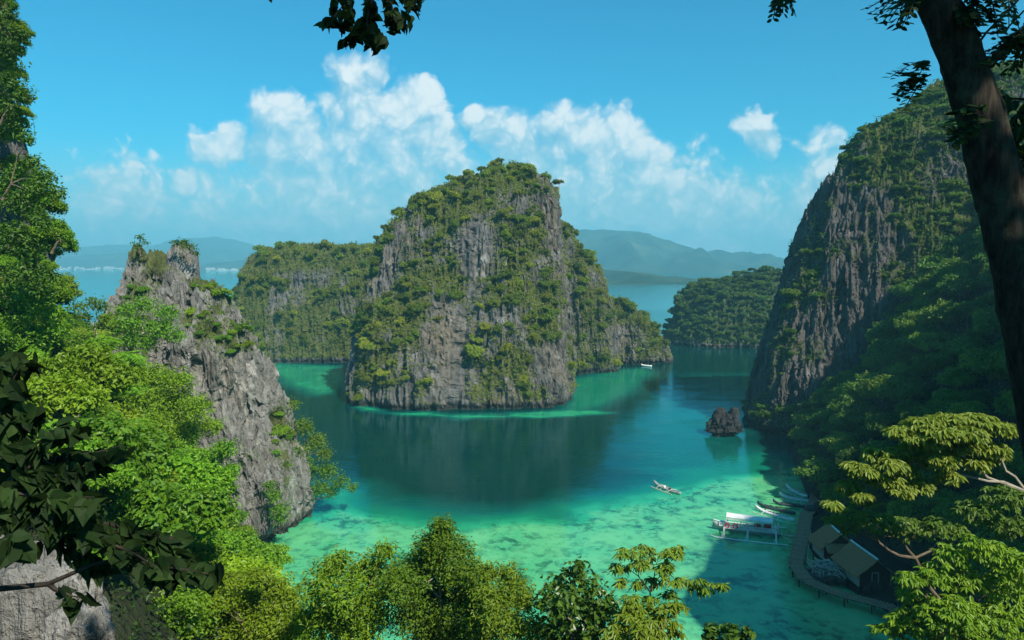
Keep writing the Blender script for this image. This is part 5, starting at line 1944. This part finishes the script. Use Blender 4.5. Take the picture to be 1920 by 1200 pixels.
# dark leaf masses right of and across the trunk
for (x0, y0, x1, y1, D, nl) in [(1960, 190, 1860, 170, 6.8, 26), (1960, 220, 1850, 260, 6.8, 30), (1960, 280, 1870, 300, 6.8, 30), (1960, 330, 1880, 340, 6.8, 30), (1980, 360, 1890, 380, 6.9, 26), (1950, 240, 1900, 330, 6.7, 26), (1960, 150, 1890, 240, 6.9, 24), (1930, 300, 1860, 230, 6.7, 20)]:
    spray(tw, lf, L_(x0, y0, D), L_(x1, y1, D), nl, .16, .06, rg)
for (x0, y0, x1, y1) in [(1850, 210, 1775, 225), (1860, 225, 1785, 255), (1850, 200, 1800, 200), (1870, 220, 1800, 235)]:
    pinnate(tw, lf, L_(x0, y0, 5.6), L_(x1, y1, 5.5), rg, 11, .10)
tw.build('leaf_stalks', M_BARK_DARK, root)
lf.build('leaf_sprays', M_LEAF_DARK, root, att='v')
# crown above the frame: limbs and heavy foliage that shade the viewpoint
cr = G()
lb = G()
top = np.array(pts[-1])
for i in range(95):
    c = np.array([rg.uniform(-6.5, 11), rg.uniform(-4.5, 5.0), 0.0])
    if i >= 50:
        c = np.array([rg.uniform(2, 11), rg.uniform(0, 4.5), 0.0])
    c[2] = 52.2 + rg.random() * 3.2
    fill_clump(cr, c - o_, .9 + .5 * rg.random(), 150, .26, .15, rg, .6)
    if i % 5 == 0:
        lb.tube([tuple(top), tuple((top + c - o_) / 2 + np.array([0, 0, .6])), tuple(c - o_)], [.055, .04, .015], 6)
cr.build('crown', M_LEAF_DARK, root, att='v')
lb.build('limbs', M_BARK_DARK, root)

# ---- branch with pointed leaves hanging in at the top
br = empty('overhanging_branch', at(690, -90, 5.2), 0, 'dark branch of pointed leaves hanging into the top of the sky', 'branch')
W0 = br.location.copy()
tw, lf = G(), G()
for (x0, y0, x1, y1, nl) in [(690, -120, 640, 30, 30), (690, -120, 690, 60, 36), (680, -110, 620, 20, 30), (700, -120, 740, 40, 34), (700, -120, 780, 10, 30), (685, 40, 650, 80, 22), (690, 50, 700, 85, 18), (690, 30, 715, 75, 16), (740, 20, 765, 50, 16), (720, -60, 790, 0, 18), (640, 20, 612, 42, 14), (660, 0, 640, 55, 20), (700, 0, 670, 60, 24), (720, 0, 740, 55, 22), (690, 0, 700, 30, 20), (780, -40, 770, 25, 12)]:
    spray(tw, lf, at(x0, y0, 5.2) - W0, at(x1, y1, 5.2 + rg.normal() * .12) - W0, nl, .075, .064, rg, shape='heart', hang=.8)
spray(tw, lf, at(500, -70, 5.2) - W0, at(496, -8, 5.2) - W0, 5, .085, .07, rg, shape='heart', hang=1)
tw.tube([at(496, -60, 5.2) - W0, at(600, -130, 5.2) - W0, at(690, -125, 5.2) - W0, at(900, -260, 5.6) - W0, at(1300, -420, 6.0) - W0, at(1595, -580, 6.4) - W0], [.006, .012, .02, .03, .04, .045], 6)
tw.build('stem', M_BARK_DARK, br)
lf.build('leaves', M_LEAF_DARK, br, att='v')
br2 = empty('overhanging_branch', at(1465, -60, 5.6), 0, 'small feathery leaf spray at the top edge left of the trunk', 'branch')
W0 = br2.location.copy()
tw, lf = G(), G()
for (x1, y1) in [(1450, 22), (1468, 14), (1488, 12), (1458, 5), (1478, 0)]:
    pinnate(tw, lf, at(1470, -50, 5.6) - W0, at(x1, y1, 5.6) - W0, rg, 9, .06)
tw.tube([at(1470, -50, 5.6) - W0, at(1560, -120, 5.8) - W0, at(1660, -150, 6.2) - W0, at(1700, -165, 6.4) - W0], [.006, .01, .016, .02], 5)
tw.build('stem', M_BARK_DARK, br2)
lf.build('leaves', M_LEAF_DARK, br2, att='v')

# ---- dark broad-leaved tree close by on the left
nt = empty('broadleaf_tree', (-5.2, 4.6, ground(-5.2, 4.6) - .2), 0, 'dark shaded tree with large heart shaped leaves close by at the lower left', 'tree')
W0 = nt.location.copy()
tw, lf = G(), G()
hub = at(-60, 900, 4.6) - W0
tw.tube([(0, 0, 0), (hub.x * .5 + .1, hub.y * .5, hub.z * .55), hub, at(-10, 780, 4.5) - W0, at(20, 690, 4.6) - W0], [.07, .06, .045, .025, .006], 8)
for (x0, y0, x1, y1, nl, D) in [(-60, 900, 30, 690, 26, 4.4), (-60, 880, 60, 760, 30, 4.3), (-40, 860, 130, 800, 34, 4.4), (-40, 880, 200, 860, 40, 4.5), (0, 870, 230, 830, 26, 4.4), (-40, 900, 180, 930, 40, 4.4), (-40, 920, 120, 980, 36, 4.3), (60, 930, 250, 1010, 34, 4.5), (100, 930, 300, 1060, 30, 4.5), (-40, 940, 60, 1030, 24, 4.3), (150, 960, 330, 1010, 20, 4.5), (200, 1020, 390, 1075, 20, 4.6), (250, 1040, 330, 1090, 14, 4.5), (80, 960, 200, 1080, 24, 4.4), (-20, 700, 60, 660, 16, 4.5), (-60, 820, 20, 740, 26, 4.4), (-60, 1000, 40, 1010, 18, 4.2), (20, 850, 120, 900, 30, 4.3), (0, 960, 100, 930, 30, 4.4), (120, 850, 170, 1000, 26, 4.5), (320, 1010, 360, 1050, 12, 4.6)]:
    spray(tw, lf, at(x0, y0, D) - W0, at(x1, y1, D + rg.normal() * .25) - W0, int(nl * 1.7), .122, .10, rg, shape='heart', hang=.9)
tw.tube([at(-60, 1110, 4.4) - W0, at(90, 1095, 4.4) - W0, at(170, 1060, 4.4) - W0, at(250, 1040, 4.5) - W0], [.02, .016, .012, .008], 6)
spray(tw, lf, at(90, 1095, 4.4) - W0, at(150, 1120, 4.4) - W0, 9, .125, .10, rg, shape='heart', hang=1)
tw.build('stem', M_BARK_DARK, nt)
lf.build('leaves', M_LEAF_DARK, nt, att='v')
# ---------------------------------------------------------------- haze
g = G().box((0, 4200, 197.5), (17800, 9400, 409))
M_HAZE = bpy.data.materials.new('haze')
M_HAZE.use_nodes = True
t_ = M_HAZE.node_tree
t_.nodes.clear()
pv = nd(t_, 'ShaderNodeVolumePrincipled')
pv.inputs['Color'].default_value = (0.27, 0.80, 1.0, 1)
pv.inputs['Density'].default_value = 0.00025
pv.inputs['Anisotropy'].default_value = 0.0
mo = nd(t_, 'ShaderNodeOutputMaterial')
t_.links.new(pv.outputs[0], mo.inputs['Volume'])
M_HAZE.cycles.homogeneous_volume = True
tag(g.build('haze', M_HAZE), 'pale blue sea haze over the whole bay', kind='stuff')
